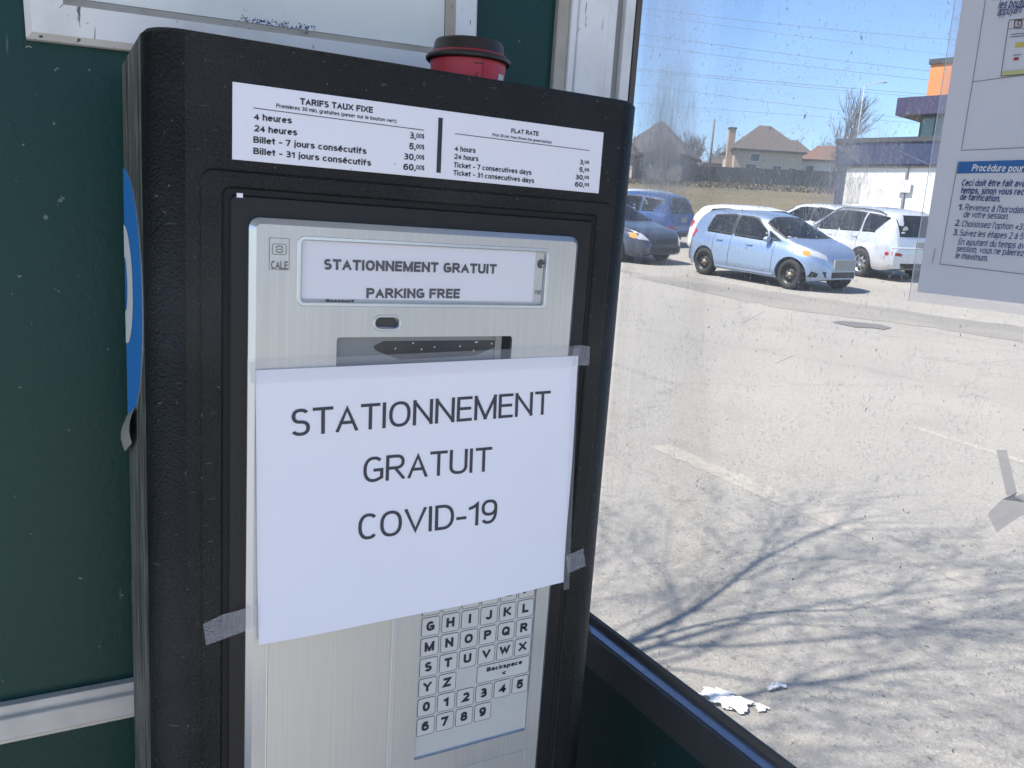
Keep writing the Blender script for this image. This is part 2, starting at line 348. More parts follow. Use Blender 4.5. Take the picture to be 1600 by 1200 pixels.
def _font():
    E = _E; O = lambda cx, cy, rx, ry: E(cx, cy, rx, ry, 0, 360); st = [(0, 0), (0, 1)]; X = .69; h = X / 2
    P = [(0, 1), (.32, 1)] + E(.32, .74, .24, .26, 90, -90) + [(0, .48)]
    S_ = E(.24, .755, .215, .245, 30, 270) + E(.24, .255, .24, .255, 90, -152); s_ = E(.22, .555, .20, .175, 25, 270) + E(.22, .19, .22, .19, 90, -155)
    bowl = O(.25, h, .25, h); sx = [(0, 0), (0, X)]; e_ = [(0.02, .38), (.5, .38)] + E(.25, h, .25, h, 2, 318)
    a_ = [E(.23, .52, .21, .21, 158, 0) + [(.44, 0)], [(.44, .44), (.26, .43)] + E(.20, .21, .20, .21, 90, 270) + [(.30, .02), (.44, .15)]]
    hum = lambda x, w: E(x + w / 2, .49, w / 2, .24, 165, 0) + [(x + w, 0)]
    F = {'A': (.62, [[(0, 0), (.31, 1), (.62, 0)], [(.12, .33), (.50, .33)]]), 'B': (.58, [st, [(0, 1), (.31, 1)] + E(.31, .76, .22, .24, 90, -90) + [(0, .52)], [(.2, .52), (.32, .52)] + E(.32, .26, .26, .26, 90, -90) + [(0, 0)]]),
         'C': (.54, [E(.29, .5, .29, .5, 46, 314)]), 'D': (.58, [st, [(0, 1), (.22, 1)] + E(.22, .5, .36, .5, 90, -90) + [(0, 0)]]), 'E': (.46, [st, [(0, 1), (.46, 1)], [(0, .52), (.42, .52)], [(0, 0), (.46, 0)]]),
         'F': (.50, [st, [(0, 1), (.50, 1)], [(0, .50), (.42, .50)]]), 'G': (.60, [E(.31, .5, .31, .5, 46, 296) + [(.60, .12), (.60, .46), (.36, .46)]]), 'H': (.60, [st, [(.6, 0), (.6, 1)], [(0, .52), (.6, .52)]]), 'I': (0, [st]),
         'J': (.42, [[(.42, 1), (.42, .25)] + E(.21, .25, .21, .25, 0, -180)]), 'K': (.60, [st, [(.58, 1), (0, .36)], [(.2, .58), (.62, 0)]]), 'L': (.48, [[(0, 1), (0, 0), (.48, 0)]]), 'M': (.74, [st, [(.74, 0), (.74, 1)], [(0, 1), (.37, 0)], [(.37, 0), (.74, 1)]]),
         'N': (.60, [st, [(.6, 0), (.6, 1)], [(0, 1), (.6, 0)]]), 'O': (.64, [O(.32, .5, .32, .5)]), 'P': (.56, [st, P]), 'Q': (.64, [O(.32, .5, .32, .5), [(.38, .26), (.64, -.02)]]), 'R': (.60, [st, P, [(.28, .48), (.58, 0)]]), 'S': (.48, [S_]),
         'T': (.54, [[(.27, 0), (.27, 1)], [(0, 1), (.54, 1)]]), 'U': (.58, [[(0, 1), (0, .3)] + E(.29, .3, .29, .3, 180, 360) + [(.58, 1)]]), 'V': (.66, [[(0, 1), (.33, 0), (.66, 1)]]), 'W': (.94, [[(0, 1), (.235, 0), (.47, 1), (.705, 0), (.94, 1)]]),
         'X': (.64, [[(0, 0), (.64, 1)], [(0, 1), (.64, 0)]]), 'Y': (.64, [[(0, 1), (.32, .42), (.64, 1)], [(.32, .42), (.32, 0)]]), 'Z': (.58, [[(.02, 1), (.58, 1), (0, 0), (.58, 0)]]),
         '0': (.50, [O(.25, .5, .25, .5)]), '1': (.26, [[(0, .76), (.14, .82), (.26, 1), (.26, 0)]]), '2': (.50, [E(.25, .73, .24, .27, 165, -38) + [(0, 0), (.5, 0)]]), '3': (.50, [E(.24, .765, .21, .235, 150, -80) + E(.25, .265, .25, .265, 85, -150)]),
         '4': (.54, [[(.39, 0), (.39, 1), (0, .28), (.54, .28)]]), '5': (.50, [[(.46, 1), (.09, 1), (.05, .50)] + E(.25, .32, .25, .32, 112, -150)]), '6': (.50, [O(.25, .31, .25, .31), E(.28, .5, .28, .5, 45, 180) + [(0, .31)]]), '7': (.50, [[(0, 1), (.5, 1), (.2, 0)]]),
         '8': (.50, [O(.25, .765, .21, .235), O(.25, .265, .25, .265)]), '9': (.50, [O(.25, .69, .25, .31), E(.22, .5, .28, .5, 225, 360) + [(.5, .69)]]),
         'a': (.46, a_), 'b': (.50, [st, bowl]), 'c': (.46, [E(.25, h, .25, h, 45, 315)]), 'd': (.50, [[(.5, 0), (.5, 1)], bowl]), 'e': (.50, [e_]), 'f': (.30, [[(.09, 0), (.09, .80)] + E(.27, .82, .18, .18, 180, 78), [(-.05, .64), (.27, .64)]]),
         'g': (.50, [[(.5, X), (.5, -.05)] + E(.25, -.05, .25, .22, 0, -150), bowl]), 'h': (.44, [st, hum(0, .44)]), 'i': (0, [sx, [(0, 1.06), (0, 1.065)]]), 'j': (.06, [[(.06, X), (.06, -.12)] + E(-.06, -.12, .12, .15, 0, -80), [(.06, 1.06), (.06, 1.065)]]), 'k': (.44, [st, [(.42, X), (0, .26)], [(.14, .42), (.45, 0)]]), 'l': (0, [st]),
         'm': (.76, [sx, hum(0, .38), hum(.38, .38)]), 'n': (.44, [sx, hum(0, .44)]), 'o': (.50, [bowl]), 'p': (.50, [[(0, X), (0, -.28)], bowl]), 'q': (.50, [[(.5, X), (.5, -.28)], bowl]), 'r': (.24, [sx, E(.22, .47, .22, .26, 165, 78)]), 's': (.44, [s_]),
         't': (.26, [[(.09, .94), (.09, .15)] + E(.22, .15, .13, .15, 180, 280), [(-.03, X), (.24, X)]]), 'u': (.44, [[(0, X), (0, .24)] + E(.22, .24, .22, .24, 180, 345), [(.44, 0), (.44, X)]]), 'v': (.44, [[(0, X), (.22, 0), (.44, X)]]), 'w': (.70, [[(0, X), (.175, 0), (.35, X), (.525, 0), (.7, X)]]),
         'x': (.44, [[(0, 0), (.44, X)], [(0, X), (.44, 0)]]), 'y': (.44, [[(0, X), (.23, .02)], [(.44, X), (.19, -.16)] + E(.06, -.14, .12, .13, -20, -90)]), 'z': (.42, [[(0, X), (.42, X), (0, 0), (.42, 0)]]),
         '.': (0, [[(0, 0), (0, .02)]]), ',': (.03, [[(.03, .02), (0, -.12)]]), '-': (.26, [[(0, .36), (.26, .36)]]), '(': (.16, [E(.36, .38, .36, .68, 125, 235)]), ')': (.16, [E(-.2, .38, .36, .68, 55, -55)]), "'": (0, [[(0, .82), (0, 1)]]),
         '$': (.50, [[(x * .9, y) for x, y in S_], [(.22, -.1), (.22, 1.1)]]), '<': (.5, [[(.5, .72), (0, .40), (.5, .08)]]), '\u00ab': (.42, [[(.18, .62), (0, .38), (.18, .14)], [(.42, .62), (.24, .38), (.42, .14)]])}
    F['\u00e9'] = (.5, [e_, [(.20, .90), (.32, 1.02)]]); F['\u00e8'] = (.5, [e_, [(.30, .90), (.18, 1.02)]]); F['\u00ea'] = (.5, [e_, [(.12, .90), (.25, 1.03), (.38, .90)]]); F['\u00e0'] = (.46, a_ + [[(.30, .90), (.18, 1.02)]])
    return F
FONT = _font(); BUTT = set('CGSJ23569acegsrftj()$y'); TXT = {}
def glyphs(s, bold, sp=.085):
    """outlines of a line of sans lettering, capital height 1; bold thickens the strokes"""
    if (s, bold) in TXT: return TXT[(s, bold)]
    w = max(.09, .130 + 4.0 * bold); vs, fs = [], []; x0 = 0.0; hw = w / 2
    for ch in s:
        if ch == ' ': x0 += .30 + w * .5; continue
        W, strokes = FONT[ch]
        for st in strokes:
            p = [Vector((hw + x0 + a, hw + b * (1 - w) if b >= 0 else hw + b)) for a, b in st]
            lo, hi = min(q[1] for q in p) - hw, max(q[1] for q in p) + hw
            closed = (p[0] - p[-1]).length < 1e-5; n = len(p)
            q = [p[0]]
            for a in p[1:]:
                if (a - q[-1]).length > 1e-4: q.append(a)
            p = q; n = len(p); straight0 = n < 3 or (p[1] - p[0]).length > .12; straight1 = n < 3 or (p[-1] - p[-2]).length > .12
            if not closed and n > 1:
                if straight0: p[0] = p[0] + (p[0] - p[1]).normalized() * hw
                if straight1: p[-1] = p[-1] + (p[-1] - p[-2]).normalized() * hw
            L_, R_ = [], []
            for i in range(n):
                d0 = (p[i] - p[i - 1]).normalized() if i else ((p[0] - p[-2]).normalized() if closed else (p[1] - p[0]).normalized())
                d1 = (p[i + 1] - p[i]).normalized() if i < n - 1 else ((p[1] - p[0]).normalized() if closed else d0)
                n0 = Vector((-d0.y, d0.x)); n1 = Vector((-d1.y, d1.x)); m = n0 + n1
                if m.length < .2: m = n0
                m.normalize(); k = hw / max(.32, m.dot(n0))
                L_.append(p[i] + m * k); R_.append(p[i] - m * k)
            b = len(vs)
            for l, r in zip(L_, R_):
                for q in (l, r): vs.append((q.x, min(hi, max(lo, q.y)), 1e-5 * (len(fs) % 7)))
            for i in range(n - 1): fs.append([b + 2 * i, b + 2 * i + 1, b + 2 * i + 3, b + 2 * i + 2])
        x0 += W + w + (sp if ch not in "il1IH" else sp + .025)
    TXT[(s, bold)] = (vs, fs); return vs, fs
def text(mb, s, P0, P1, cap, m, nrm=(0, -1, 0), bold=0.0, shear=0.0, lift=.0003, warp=None):
    """letters from baseline point P0 to P1 with capital height cap, printed on a face of normal nrm"""
    vs, fs = glyphs(s, bold); P0 = Vector(P0); P1 = Vector(P1); nv = Vector(nrm)
    e = (P1 - P0); e = e - nv * e.dot(nv); ln = e.length; e.normalize(); up = nv.cross(e)
    xa = min(v[0] for v in vs); xb = max(v[0] for v in vs); sy = cap; sx = ln / (xb - xa)
    q = []
    for x, y, k in vs:
        p = P0 + e * ((x - xa) * sx + shear * y * sy) + up * (y * sy) + nv * (lift + k)
        q.append(warp(p) if warp else p)
    q = mb.pts(q)
    for f in fs: mb.face([q[i] for i in f], m)
def bar(mb, P0, P1, wd, m, nrm=(0, -1, 0), lift=.0003):
    P0 = Vector(P0); P1 = Vector(P1); nv = Vector(nrm); e = (P1 - P0).normalized(); up = nv.cross(e) * wd / 2; o = nv * lift
    mb.face(mb.pts([P0 - up + o, P1 - up + o, P1 + up + o, P0 + up + o]), m)
def boolean(ob, cutters):
    for c in cutters:
        md = ob.modifiers.new('cut', 'BOOLEAN'); md.object = c; md.operation = 'DIFFERENCE'; md.solver = 'EXACT'
    dg = bpy.context.evaluated_depsgraph_get(); dg.update()
    me = bpy.data.meshes.new_from_object(ob.evaluated_get(dg)); ob.modifiers.clear(); ob.data = me
    for c in cutters: bpy.data.objects.remove(c)
Z = H0

# ------------------------------------------------------------------ ground
def strip(d0, d1, s0, s1, step, m, name, lift=0.0, ns=2):
    mb = MB(); rows = []; d = d0
    while True:
        row = []
        for k in range(ns + 1):
            sv = s0 + (s1 - s0) * k / ns; p = CAM.xy + U2 * d + V2 * sv; row.append((p.x, p.y, zt(d) + lift))
        rows.append(mb.pts(row))
        if d >= d1: break
        d = min(d + step, d1)
    for a, b in zip(rows, rows[1:]):
        for k in range(ns): mb.face([a[k], a[k + 1], b[k + 1], b[k]], m, True)
    return tag(mb.build(name), kind='structure')
strip(-25, 37, -70, 90, .75, ASPHALT, 'parking_lot')
strip(36.8, 150, -160, 200, 2.5, GRASS, 'lawn', .05)
strip(150, 1600, -1500, 1500, 1450, GRASS, 'far_ground', .05)
BOUNCEM = mat('bounce_slab_pale', (.52, .48, .42), .9, layers=[(iso(3), .4, .7, (.44, .41, .36), .8, 6), (iso(60), .5, .75, (.38, .35, .31), .5, 3)])
mb = MB(); mb.box(-9, .42, -6.5, -.80, -.2, .028, BOUNCEM); tag(mb.build('bounce_slab'), kind='structure')  # unseen pale slab behind the camera, added to bounce sunlight onto the meter
def ground_patch(poly, m, name, lift, sub=8):
    mb = MB(); f = mb.face(mb.pts([(x, y, 0) for x, y in poly]), m)
    xs = [p[0] for p in poly]; ys = [p[1] for p in poly]
    for ax, lo, hi in ((0, min(xs), max(xs)), (1, min(ys), max(ys))):
        for k in range(1, sub):
            co = [0, 0, 0]; no = [0, 0, 0]; co[ax] = lo + (hi - lo) * k / sub; no[ax] = 1
            bmesh.ops.bisect_plane(mb.bm, geom=mb.bm.verts[:] + mb.bm.edges[:] + mb.bm.faces[:], plane_co=co, plane_no=no)
    for v in mb.bm.verts: v.co.z = gz(v.co.x, v.co.y) + lift
    return tag(mb.build(name), kind='structure')
def gpoly(px): return [tuple(ground(u, v).xy) for u, v in px]
rnd = random.Random(5)
def ragged(px, n=7, amp=2.0):
    out = []
    for (a, b), (c, d) in zip(px, px[1:] + px[:1]):
        for k in range(n):
            t = k / n; out.append((a + (c - a) * t + rnd.uniform(-amp, amp) * (k > 0), b + (d - b) * t + rnd.uniform(-amp, amp) * .35 * (k > 0)))
    return out
ground_patch(gpoly(ragged([(985, 432), (1075, 431), (1180, 452), (1300, 468), (1480, 496), (1600, 512), (1600, 535), (1460, 512), (1330, 497), (1220, 482), (1110, 459)], 6, 3)), BANDM, 'worn_lane', .004, 14)
ground_patch(gpoly(ragged([(1300, 503), (1318, 502), (1352, 505), (1378, 508), (1392, 512), (1382, 516), (1362, 513), (1335, 512), (1316, 508)], 5, 1.5)), PATCH, 'dark_patch', .008, 3)  # separate darker patch of ground with a ragged outline
def ribbon(a, b, wd, name, seed):
    rr = random.Random(seed); p = ground(*a).xy; q = ground(*b).xy; e = (q - p).normalized(); n = Vector((-e.y, e.x)); mb = MB(); N = 60; A, B = [], []
    for k in range(N + 1):
        c = p.lerp(q, k / N); l = c + n * wd * (.5 + rr.uniform(-.08, .08)); r = c - n * wd * (.5 + rr.uniform(-.08, .08))
        A.append((l.x, l.y, gz(l.x, l.y) + .0015)); B.append((r.x, r.y, gz(r.x, r.y) + .0015))
    A = mb.pts(A); B = mb.pts(B)
    for k in range(N): mb.face([A[k], A[k + 1], B[k + 1], B[k]], LINE)
    return tag(mb.build(name), kind='structure')
ribbon((1427, 667), (1640, 735), .085, 'bay_line', 1)
ribbon((1030, 697), (1560, 924), .17, 'worn_bay_line', 2)

# ------------------------------------------------------------------ shelter
sh = thing('parking_shelter', (-.6, -.3, 0), 'dark green shelter with white corner post and dusty window pane behind the meter', 'shelter')
mb = MB(); mb.box(-2.6, .30, .2, .25, 0, 2.2, GREEN); mb.build('back_wall', sh)
mb = MB()                                              # white corner post, a profile with grooves
yw = .2
for x0, x1, yf, m in ((.2605, .2755, .1935, BEIGEAL), (.2755, .2835, .190, WHITEAL), (.2835, .322, .1875, WHITEAL), (.322, .3335, .190, WHITEAL),
                      (.3335, .3445, .197, GREYAL), (.3445, .3572, .190, WHITEAL), (.3572, GX - .0001, .195, GREYAL)):
    mb.box(x0, x1 - .0004, yf, .26, .0, 2.2, m, .0012)
mb.build('corner_post', sh)
mb = MB(); mb.box(.3585, GX - .0005, .1895, .1946, Z - .42, 2.2, GASKET, .001); mb.build('glass_gasket', sh)
mb = MB()
mb.box(-2.6, .26, .190, .1995, Z - .4385, Z - .402, RAILW, .001)
mb.box(-2.6, .26, .1845, .1905, Z - .4325, Z - .4115, RAILW, .0015)
mb.build('wall_rail', sh)
def along_y(mb, prof, y0, y1, m):
    a = mb.pts([(x, y0, z) for x, z in prof]); b = mb.pts([(x, y1, z) for x, z in prof])
    for k in range(len(prof)):
        j = (k + 1) % len(prof); mb.face([a[k], a[j], b[j], b[k]], m)
    mb.face(a[::-1], m); mb.face(b, m)
mb = MB(); along_y(mb, [(GX - .0003, Z - .4225), (.3605, Z - .4235), (.3605, Z - .434), (GX - .0003, Z - .434)], -.725, .1885, GASKET); mb.build('sill_gasket', sh)
mb = MB()
along_y(mb, [(.3603, Z - .4305), (.3475, Z - .4325), (.3475, Z - .46), (.3603, Z - .46)], -.725, .1885, LEDGE); mb.build('sill_ledge', sh)
mb = MB()
along_y(mb, [(.3472, Z - .4332), (.3435, Z - .4345), (.3435, Z - .474), (.40, Z - .474), (.40, Z - .4605), (.3472, Z - .4605)], -.725, .1885, RAILDK)
mb.build('sill_rail', sh)
mb = MB(); mb.box(.352, .39, -.725, .1885, .02, Z - .4745, GREENDK); mb.build('lower_panel', sh)
mb = MB(); mb.box(-3.0, .42, -.60, .42, 2.2, 2.3, ROOFM); mb.build('roof', sh)
mb = MB(); mb.box(-3.0, .42, -.78, .42, .004, .03, CONC); mb.build('floor_slab', sh)
for px_, py_ in ((-2.75, -.55), (.385, -.76)):
    mb = MB(); mb.box(px_ - .03, px_ + .03, py_ - .03, py_ + .03, .03, 2.199, WHITEAL, .003); mb.build('post', sh)
# cobweb dirt under the wall rail
for u_, v_, s_ in ((128, 1128, .010), (82, 1139, .006), (45, 72, .004)):
    mb = MB(); p = fr(u_, v_, .1985)
    for k in range(5):
        a = rnd.uniform(0, 6.3); q = p + Vector((math.cos(a), -.001, abs(math.sin(a)) * -.5)) * s_ * rnd.uniform(.4, 1)
        mb.tube([p, q], [s_ * .12, .0003], BEIGEAL, 4)
    mb.build('dirt_tuft', sh)

# window pane with its scratches
mb = MB(); mb.box(GX, GX + .006, -.725, .1905, Z - .44, 2.15, GLASS)
gn = (-1, 0, 0)
def gbar(a, b, wd, m): bar(mb, gl(*a), gl(*b), wd, m, gn, .0006)
SCR = mat('scratch_dark', (.10, .10, .12), .7)
q = [(1371, 301), (1375, 296), (1380, 299), (1379, 304), (1375, 308), (1373, 313)]
for a, b in zip(q, q[1:]): gbar(a, b, .0004, SCR)
gbar((1371.5, 315.5), (1373, 317), .0005, SCR)
rs = random.Random(11)
for k in range(150):
    u_ = rs.uniform(985, 1460); v_ = rs.uniform(5, 840)
    if v_ > 330 and rs.random() < .45: continue
    ln = rs.uniform(1.0, 5) if rs.random() < .8 else rs.uniform(5, 12); a = math.radians(rs.gauss(78, 18))
    gbar((u_, v_), (u_ + ln * math.cos(a), v_ - ln * math.sin(a)), rs.uniform(.0001, .0003), SCR)
SCW = mat('scratch_pale', (.62, .62, .66), .7)
for cu_, cv_, du, dv, cnt, lo, hi in ((1328, 240, 16, 14, 90, 3, 9), (1320, 290, 12, 12, 60, 2, 6), (1440, 168, 26, 12, 46, 1.5, 5), (1300, 300, 60, 26, 120, 4, 22), (1040, 250, 55, 80, 200, 2, 12), (1190, 240, 110, 45, 200, 1, 7),
                                      (1120, 350, 120, 60, 130, 2, 10), (1420, 250, 40, 16, 50, 1.5, 6), (1200, 60, 190, 55, 150, .8, 2.6), (1180, 130, 120, 40, 190, .8, 3), (1275, 345, 25, 20, 40, 5, 20)):
    for k in range(cnt):
        u_ = rs.gauss(cu_, du * .6); v_ = rs.gauss(cv_, dv * .6); ln = rs.uniform(lo, hi); a = math.radians(rs.gauss(82, 14 if hi > 4 else 60))
        if u_ > 1490 or u_ < 1000: continue
        gbar((u_, v_), (u_ + ln * math.cos(a), v_ - ln * math.sin(a)), rs.uniform(.00010, .00032), SCW)
for (a, b) in (((1402, 234), (1454, 258)), ((1160, 505), (1195, 487)), ((1212, 568), (1240, 556))): gbar(a, b, .0004, SCW)
# film scraps that hide part of the blue store
for k in range(34):
    u_ = 1311 + k; top = 224 + rs.uniform(0, 8); bot = 232 + (k * .75) + rs.uniform(-2, 2)
    if rs.random() < .86: gbar((u_, top), (u_ - .6, bot), .00042, SCW)
o = mb.build('glass_pane', sh)
o.data.transform(Matrix.Translation(wloc(sh))); o.location = -wloc(sh)

# ------------------------------------------------------------------ notice board on the wall
nb = thing('notice_board', (-.03, .19, Z + .35), 'white mitred frame board with blue marker scribbles on the green wall', 'notice board')
TL = math.radians(1.9)
def nbp(x, y, z):                                      # board coordinates, rotated a little about its corner
    c, s_ = math.cos(TL), math.sin(TL); return (-.2245 + x * c - z * s_, y, Z + .163 + x * s_ + z * c)
W_, H_ = .392, .50; fw = .034
def nloop(ins, y): return [nbp(ins, y, ins), nbp(W_ - ins, y, ins), nbp(W_ - ins, y, H_ - ins), nbp(ins, y, H_ - ins)]
mb = MB(); mb.loft([nloop(0, .1995), nloop(.0, .190), nloop(.0045, .1835), nloop(.027, .1815)], WHITEAL)
mb.loft([nloop(.027, .1815), nloop(.029, .184), nloop(.034, .191)], BEIGEAL)
for (a, b) in ((nloop(0, .1898), nloop(.027, .1812)),):
    for k in range(4): mb.tube([Vector(a[k]) + Vector((0, -.0005, 0)), b[k]], .0004, GREYAL, 4)
mb.build('frame', nb)
mb = MB(); mb.loft([nloop(.0345, .1915), nloop(.0345, .1935)], BOARDP, cap0=True); mb.build('backing_sheet', nb)
mb = MB(); PEN = mat('marker_ink', (.05, .055, .24), .6); rs2 = random.Random(3)
for k in range(105):
    t = rs2.random(); u_ = 374 + 120 * t; v_ = 28 + 16 * t + rs2.gauss(0, 2.6); a = rs2.uniform(0, 3.14); ln = rs2.uniform(1, 4.2)
    p = fr(u_, v_, .1915); q = fr(u_ + ln * math.cos(a), v_ + ln * math.sin(a), .1915); bar(mb, p, q, .0007, PEN, (0, -1, 0), .0005)
mb.build('marker_scribble', nb)

# ------------------------------------------------------------------ parking meter
pm = thing('parking_meter', (.0375, .075, .0304), 'black pay station with aluminium panel, rate plate and keypad, notice taped to it', 'parking meter')
XL, XR, RC, YB, ZT = -.160, .2385, .024, .150, Z + .1555
def outline(r_in=0.0, yback=YB):
    pts = []
    for cx, a0 in ((XL + RC, 180), (XR - RC, 270)):
        for k in range(9):
            t = math.radians(a0 + 90 * k / 8); r = RC - r_in
            pts.append((cx + r * math.cos(t), RC + r * math.sin(t)))
    pts += [(XR - r_in, yback - r_in), (XL + r_in, yback - r_in)]; return pts
mb = MB()
def zslope(y): return ZT - .034 * max(0, y) 
o0 = outline(); o1 = outline(.003); o2 = outline(.012)
base = [(x, y, .0304) for x, y in o0]; top0 = [(x, y, zslope(y) - .003) for x, y in o0]; top1 = [(x, y, zslope(y)) for x, y in o1]
inn = [(x, y, zslope(y)) for x, y in o2]; bot = [(x, y, ZT - .047) for x, y in o2]
R_ = [mb.pts(l) for l in (base, top0, top1, inn, bot)]; n_ = len(o0)
for q_, (a, b) in enumerate(zip(R_, R_[1:])):
    for k in range(n_):
        j = (k + 1) % n_; side = (k == n_ - 1)
        mb.face([a[k], a[j], b[j], b[k]], BLACKDIRT if (side and q_ == 0) else BLACK, q_ == 0 and k < 8 or q_ == 0 and 9 <= k < 17)
mb.face(R_[-1], BLACK)
cab = mb.build('cabinet', pm)
# door frame, raised border round the door
mb = MB(); ring(mb, (-.1265, .2125, Z - .98, Z + .0695, .008), (-.1120, .1962, Z - .96, Z + .0575, .005), -.0022, .002, BLACK, .0014); mb.build('door_frame', pm)
mb = MB(); ring(mb, (-.1120, .1962, Z - .96, Z + .0575, .005), (-.1078, .1922, Z - .955, Z + .0535, .004), -.0004, .001, GAP, .0002); mb.build('door_gap', pm)
dr = MB(); plate(dr, -.1076, .1920, Z - .954, Z + .0533, .004, -.0015, .001, DOOR, .0012)
dr.box(-.1035, -.0995, -.0032, -.0016, Z + .0515, Z + .0545, STICK); dr = dr.build('door', pm)
# aluminium face plate with its openings
PX0, PX1, PZ1 = -.0955, .1766, Z + .0390
mb = MB(); plate(mb, PX0, PX1, Z - .94, PZ1, .0075, -.0085, -.0014, ALU, .0042, BEVEL)
face = mb.build('face_plate', pm)
def cutter(x0, x1, z0, z1, r, y0, m):
    mb = MB(); plate(mb, x0, x1, z0, z1, r, -.02, y0, m, .0004); return mb.build('cut', pm)
WX0, WX1, WZ0, WZ1 = -.0598, .1439, Z - .0186, Z + .0252
KX0, KX1, KZ0, KZ1 = .0466, .1593, Z - .4149, Z - .257
boolean(face, [cutter(WX0, WX1, WZ0, WZ1, .0025, -.0040, BEVEL), cutter(-.0029, .0162, Z - .0378, Z - .0296, .0040, -.0030, GAP),
               cutter(-.0325, .1163, Z - .170, Z - .0444, .0025, -.0035, BEVEL), cutter(KX0, KX1, KZ0, KZ1, .0015, -.0055, BEVEL),
               cutter(-.0806, .0227, Z - .75, Z - .2557, .002, -.0074, BEVEL), cutter(.0334, .1605, Z - .72, Z - .4347, .002, -.0076, BEVEL)])
mb = MB(); ring(mb, (WX0 - .0030, WX1 + .0030, WZ0 - .0030, WZ1 + .0030, .005), (WX0 - .0002, WX1 + .0002, WZ0 - .0002, WZ1 + .0002, .0028), -.0089, -.0075, BEVEL, .0004); mb.build('window_bezel', pm)
mb = MB(); ring(mb, (-.0049, .0182, Z - .0398, Z - .0276, .0058), (-.0031, .0164, Z - .0380, Z - .0294, .0042), -.0092, -.0075, BEVEL, .0004); mb.build('slot_bezel', pm)
mb = MB(); plate(mb, -.0024, .0157, Z - .0373, Z - .0301, .0035, -.0048, -.0031, SCREEN, .0004); mb.build('coin_slot', pm)
mb = MB()                                             # insert card behind the plexi
mb.box(WX0 + .0004, WX1 - .0004, -.0048, -.0042, WZ0 + .0004, WZ1 - .0004, KEYTOP)
ei0 = fr(836, 404, -.005).x
text(mb, 'e', fr(838.5, 418.5, -.005), fr(848.5, 420, -.005), .0098, INK, bold=.03, lift=.0004)
text(mb, 'nd', fr(835.5, 459.5, -.005), fr(843.5, 460.5, -.005), .0042, INK, bold=.0, lift=.0004)
text(mb, 'Passport', fr(509, 474.2, -.005), fr(553, 474.6, -.005), .0035, INK, bold=.03, lift=.0004)
mb.build('insert_card', pm)
mb = MB(); mb.box(WX0 + .001, ei0, -.0056, -.0050, WZ0 + .0022, WZ1 - .0004, STICK)
text(mb, 'STATIONNEMENT GRATUIT', fr(506, 421.3, -.0056), fr(775.3, 428, -.0056), .0078, INK, bold=.028)
text(mb, 'PARKING FREE', fr(572, 465.9, -.0056), fr(718, 466.2, -.0056), .0076, INK, bold=.028)
mb.build('paper_insert', pm)
mb = MB(); mb.box(WX0 + .0003, WX1 - .0003, -.0070, -.0065, WZ0 + .0003, WZ1 - .0003, PLEXI); mb.build('window_cover', pm)
sc_ = MB(); sc_.box(-.0321, .1159, -.0046, -.0037, Z - .1696, Z - .0448, SCREENL); sc_.box(.1082, .1156, -.0060, -.0047, Z - .0700, Z - .0450, GAP); sc_.box(.1021, .1080, -.0056, -.0047, Z - .0700, Z - .0450, GREYAL)
p_ = [fr(583, 541, -.005), fr(600, 533, -.005), fr(780, 531.5, -.005), fr(772, 543, -.005), fr(742, 556, -.005), fr(625, 562, -.005), fr(600, 553, -.005), fr(588, 548, -.005)]
sc_.face(sc_.pts([(p.x, -.0049, p.z) for p in p_]), SCREEN)
for k in range(9): 
    pp = fr(rs.uniform(615, 770), rs.uniform(534, 548), -.005); sc_.box(pp.x - .0006, pp.x + .0006, -.0053, -.0049, pp.z - .0006, pp.z + .0006, KEYTOP, .0002)
sc_.build('display', pm)
# seam panels: coin door and lower panel
mb = MB(); plate(mb, -.0796, .0208, Z - .748, Z - .2569, .002, -.0082, -.0075, ALU2, .0004); mb.build('coin_door', pm)
mb = MB(); plate(mb, .0342, .1597, Z - .718, Z - .4354, .002, -.0084, -.0077, ALU2, .0004); mb.build('lower_door', pm)
mb = MB(); mb.box(.0227, .0254, -.0089, -.0083, Z - .75, Z - .256, BEVEL); mb.build('seam_strip', pm)
# maker's mark
mb = MB(); INKM = mat('etched_mark', (.16, .16, .16), .6)
y_ = -.0086
A, B_, C2, D2 = fr(421, 371.5, y_), fr(452, 373, y_), fr(451.5, 422, y_), fr(420.5, 420.5, y_)
for a, b in ((A, B_), (B_, C2), (C2, D2), (D2, A)): bar(mb, a, b, .00030, INKM)
c_ = fr(436.5, 389.5, y_)
def circ(c, r, wd, a0=0, a1=360, m=INKM, n=20):
    q = [c + Vector((r * math.cos(math.radians(a0 + (a1 - a0) * k / n)), 0, r * .85 * math.sin(math.radians(a0 + (a1 - a0) * k / n)))) for k in range(n + 1)]
    for a, b in zip(q, q[1:]): bar(mb, a, b, wd, m)
q = [c_ + Vector((x, 0, z)) for x, z in rrect(-.0048, .0048, -.0036, .0036, .0011, 3)]
for a, b in zip(q, q[1:] + q[:1]): bar(mb, a, b, .0004, INKM)
circ(c_, .0026, .0007, 20, 160); circ(c_, .0026, .0007, 200, 340); bar(mb, c_ + Vector((-.0022, 0, 0)), c_ + Vector((.0022, 0, 0)), .0005, INKM)
text(mb, 'CALE', fr(423.5, 420, y_), fr(449.5, 421, y_), .0056, INKM, bold=.012)
mb.build('maker_mark', pm)
